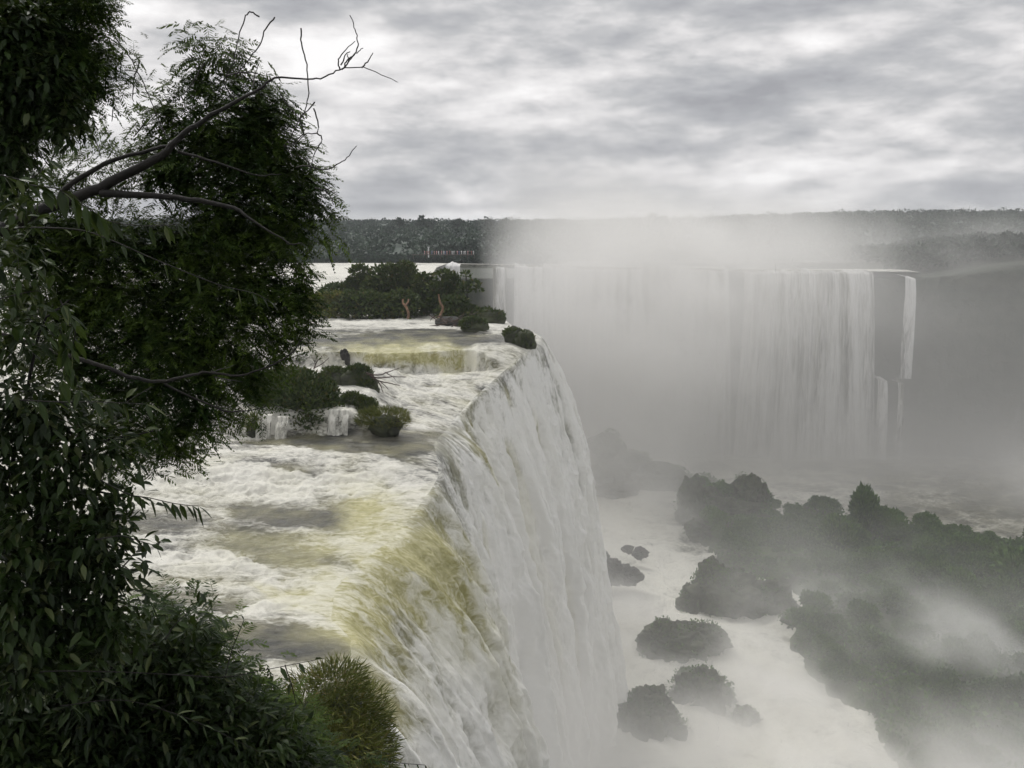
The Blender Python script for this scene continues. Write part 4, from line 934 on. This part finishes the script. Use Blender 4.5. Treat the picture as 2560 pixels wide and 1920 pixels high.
# ------------------------------------------------------------------ mist
def make_mist():
    x0, x1, y0, y1, z0, z1 = -40, 250, 44, 420, -88, 44
    vs = 1.7
    nx, ny, nz = int((x1-x0)/vs), int((y1-y0)/vs), int((z1-z0)/vs)
    gx_ = x0+(np.arange(nx)+.5)*vs; gy_ = y0+(np.arange(ny)+.5)*vs; gz_ = z0+(np.arange(nz)+.5)*vs
    Xg, Yg, Zg = np.meshgrid(gx_, gy_, gz_, indexing='ij')
    nA = fbm(Xg*.020+Zg*.006, Yg*.020, Zg*.022, 4, 131, .55)
    nB = fbm(Xg*.050+Zg*.03, Yg*.045, Zg*.07, 5, 151, .62)
    nn = .55*nA+.45*nB
    wisp = ss(nn, .44, .62)
    d = np.zeros(Xg.shape)
    inside = ss(Xg, -12, 4)
    # general mist filling the gorge beyond the low islands
    back = (.8*ss(Yg, 215, 270)+.4*ss(Yg, 288, 304))*(1-ss(Yg, 328, 350))*inside
    d += .0115*back*(.45+1.1*nA)*(1-ss(Zg, -30, 2))*(1-.5*ss(Xg, 120, 165))
    # the great plume at the head of the gorge
    cx = 42+.08*(Zg+85)
    pl = np.exp(-((Xg-cx)/40)**2)*np.exp(-((Yg-300)/26)**2)*inside
    d += .062*pl*(.30+1.0*wisp)*(1-ss(Zg, -34, 32+34*(nA-.5)*2))
    # mist at the feet of the far falls
    foot = (ss(Yg, 296, 315)+.9*ss(Yg, 236+20*(1-ss(Xg, 80, 130)), 268)*ss(Xg, 60, 90)*(1-ss(Yg, 296, 315)))*(1-ss(Yg, 328, 340))*inside
    d += .050*foot*np.exp(-np.clip(Zg+86, 0, 99)/15)
    # boiling spray at the feet of the near falls
    nearfoot = np.exp(-((Xg-13)/11)**2)*(1-ss(Yg, 175, 225))*ss(Yg, 60, 80)
    d += .055*nearfoot*np.exp(-np.clip(Zg+86, 0, 99)/9)*(.4+1.1*wisp)
    # fine spray hugging the falling water
    tt = np.sqrt(np.clip(lipf(Yg, 2)-Zg, 0, 99)/4.6); xs = lipf(Yg, 1)+lipf(Yg, 3)*tt+.8
    d += .08*np.exp(-((Xg-xs)/(1.0+.7*tt))**2)*ss(tt, .9, 3.4)*(.35+1.1*wisp)*ss(Yg, 46, 54)*(1-ss(Yg, 140, 146))
    # drifting sheets over the low islands
    low = np.exp(-np.clip(Zg+84, 0, 99)/9)*inside*(1-ss(Yg, 275, 300))
    low = np.exp(-np.clip(Zg+83, 0, 99)/7.0)*inside*(1-ss(Yg, 275, 300))
    w2 = ss(nB, .47, .66)*ss(nA, .36, .60)
    d += .26*low*w2*(.30+.70*(1-ss(Yg, 180, 215))) + .010*low
    d *= 1-.25*ss(Xg, 45, 75)*ss(Yg, 185, 200)*(Yg < 285)
    for hx, hy, hr, hk in ((22, 132, 15, .85), (24, 144, 10, .6), (34, 166, 12, .6), (16, 153, 7, .85), (46, 186, 13, .5), (80, 236, 18, .6), (115, 222, 40, .8), (75, 215, 24, .6), (160, 215, 40, .6)):
        d *= 1-hk*np.exp(-((Xg-hx)/hr)**2-((Yg-hy)/(hr*1.5))**2)
    d += .0022*inside*(1-ss(Zg, -66, -34))*(1-ss(Yg, 285, 300))*(.5+nA)*(1-.7*ss(Xg, 40, 70))
    d += .011*ss(Yg, 318, 345)*(1-ss(Yg, 395, 420))*ss(Xg, 60, 120)*(1-ss(Zg, -9, 14))*(.5+1.0*wisp)*(1-.4*ss(Xg, 170, 240))
    # thin smoke drifting over the far river at the left
    d += .012*ss(Yg, 296, 318)*(1-ss(Yg, 365, 400))*ss(Xg, -16, 14)*(1-ss(Xg, 70, 190))*(1-ss(Zg, -14, 20+26*(nA-.5)))*(.15+1.2*wisp)
    d += .10*np.exp(-((Xg-50)/14)**2-((Yg-130)/12)**2)*np.exp(-np.clip(Zg+84, 0, 99)/6)*(.3+wisp)
    # never touches the box sides
    for g, a_, b_ in ((Xg, x0, x1), (Yg, y0, y1)): d *= ss(g, a_, a_+12)*(1-ss(g, b_-12, b_))
    d *= 1-ss(Zg, z1-10, z1)
    d[d < 4e-5] = 0
    me = bpy.data.meshes.new('mist'); me.vertices.add(nx*ny*nz)
    attr(me, 'd', d)                                    # index = (ix*ny+iy)*nz+iz
    o = link('mist', me)
    ng = bpy.data.node_groups.new('mist_grid', 'GeometryNodeTree')
    ng.interface.new_socket('Geometry', in_out='INPUT', socket_type='NodeSocketGeometry')
    ng.interface.new_socket('Geometry', in_out='OUTPUT', socket_type='NodeSocketGeometry')
    g = N(ng); gi = g.node('NodeGroupInput'); go = g.node('NodeGroupOutput')
    p = g.node('ShaderNodeSeparateXYZ', i_0=g.node('GeometryNodeInputPosition').outputs[0])
    def ix(sock, a_, n_):
        return g.m('MINIMUM', g.m('MAXIMUM', g.m('FLOOR', g.m('DIVIDE', g.m('SUBTRACT', sock, a_), vs)), 0), n_-1)
    i1 = ix(p.outputs[0], x0, nx); i2 = ix(p.outputs[1], y0, ny); i3 = ix(p.outputs[2], z0, nz)
    # integer maths for an exact index
    def im(op, a_, b_):
        n_ = g.n.new('FunctionNodeIntegerMath'); n_.operation = op; g.put(n_.inputs[0], a_); g.put(n_.inputs[1], b_); return n_.outputs[0]
    idx = im('ADD', im('MULTIPLY', im('ADD', im('MULTIPLY', i1, ny), i2), nz), i3)
    na = g.node('GeometryNodeInputNamedAttribute', data_type='FLOAT'); na.inputs[0].default_value = 'd'
    si = g.node('GeometryNodeSampleIndex', data_type='FLOAT', domain='POINT')
    g.l.new(gi.outputs[0], si.inputs['Geometry']); g.l.new(na.outputs[0], si.inputs['Value']); g.l.new(idx, si.inputs['Index'])
    vc = g.node('GeometryNodeVolumeCube')
    g.l.new(si.outputs[0], vc.inputs['Density'])
    h = vs/2
    vc.inputs['Min'].default_value = (x0+h, y0+h, z0+h); vc.inputs['Max'].default_value = (x1-h, y1-h, z1-h)
    vc.inputs['Resolution X'].default_value = nx; vc.inputs['Resolution Y'].default_value = ny; vc.inputs['Resolution Z'].default_value = nz
    mt, n = new_mat('mist_volume')
    pv = n.node('ShaderNodeVolumePrincipled'); pv.inputs['Color'].default_value = (.995, .99, .98, 1); pv.inputs['Density'].default_value = 1.0
    pv.inputs['Anisotropy'].default_value = .1
    n.l.new(pv.outputs[0], n.node('ShaderNodeOutputMaterial').inputs['Volume'])
    sm = g.node('GeometryNodeSetMaterial'); sm.inputs['Material'].default_value = mt
    g.l.new(vc.outputs[0], sm.inputs[0]); g.l.new(sm.outputs[0], go.inputs[0])
    me.materials.append(mt)
    md = o.modifiers.new('mist', 'NODES'); md.node_group = ng
    tag(o, 'white spray mist rising from the gorge', 'mist', kind='stuff')
make_mist()

# even, thin haze in all the air
def haze():
    a, b = (-3500, -400, -90), (3500, 4200, 60)
    V = [(x, y, z) for x in (a[0], b[0]) for y in (a[1], b[1]) for z in (a[2], b[2])]
    F = [(0,1,3,2),(4,6,7,5),(0,4,5,1),(2,3,7,6),(0,2,6,4),(1,5,7,3)]
    me = mesh_np('haze', V, np.array(F), False)
    mt, n = new_mat('haze_volume')
    pv = n.node('ShaderNodeVolumePrincipled'); pv.inputs['Color'].default_value = (.92, .95, 1, 1); pv.inputs['Density'].default_value = .00018
    n.l.new(pv.outputs[0], n.node('ShaderNodeOutputMaterial').inputs['Volume'])
    tag(link('haze', me, None, mt), 'thin even haze in the air', 'haze', kind='stuff')
haze()
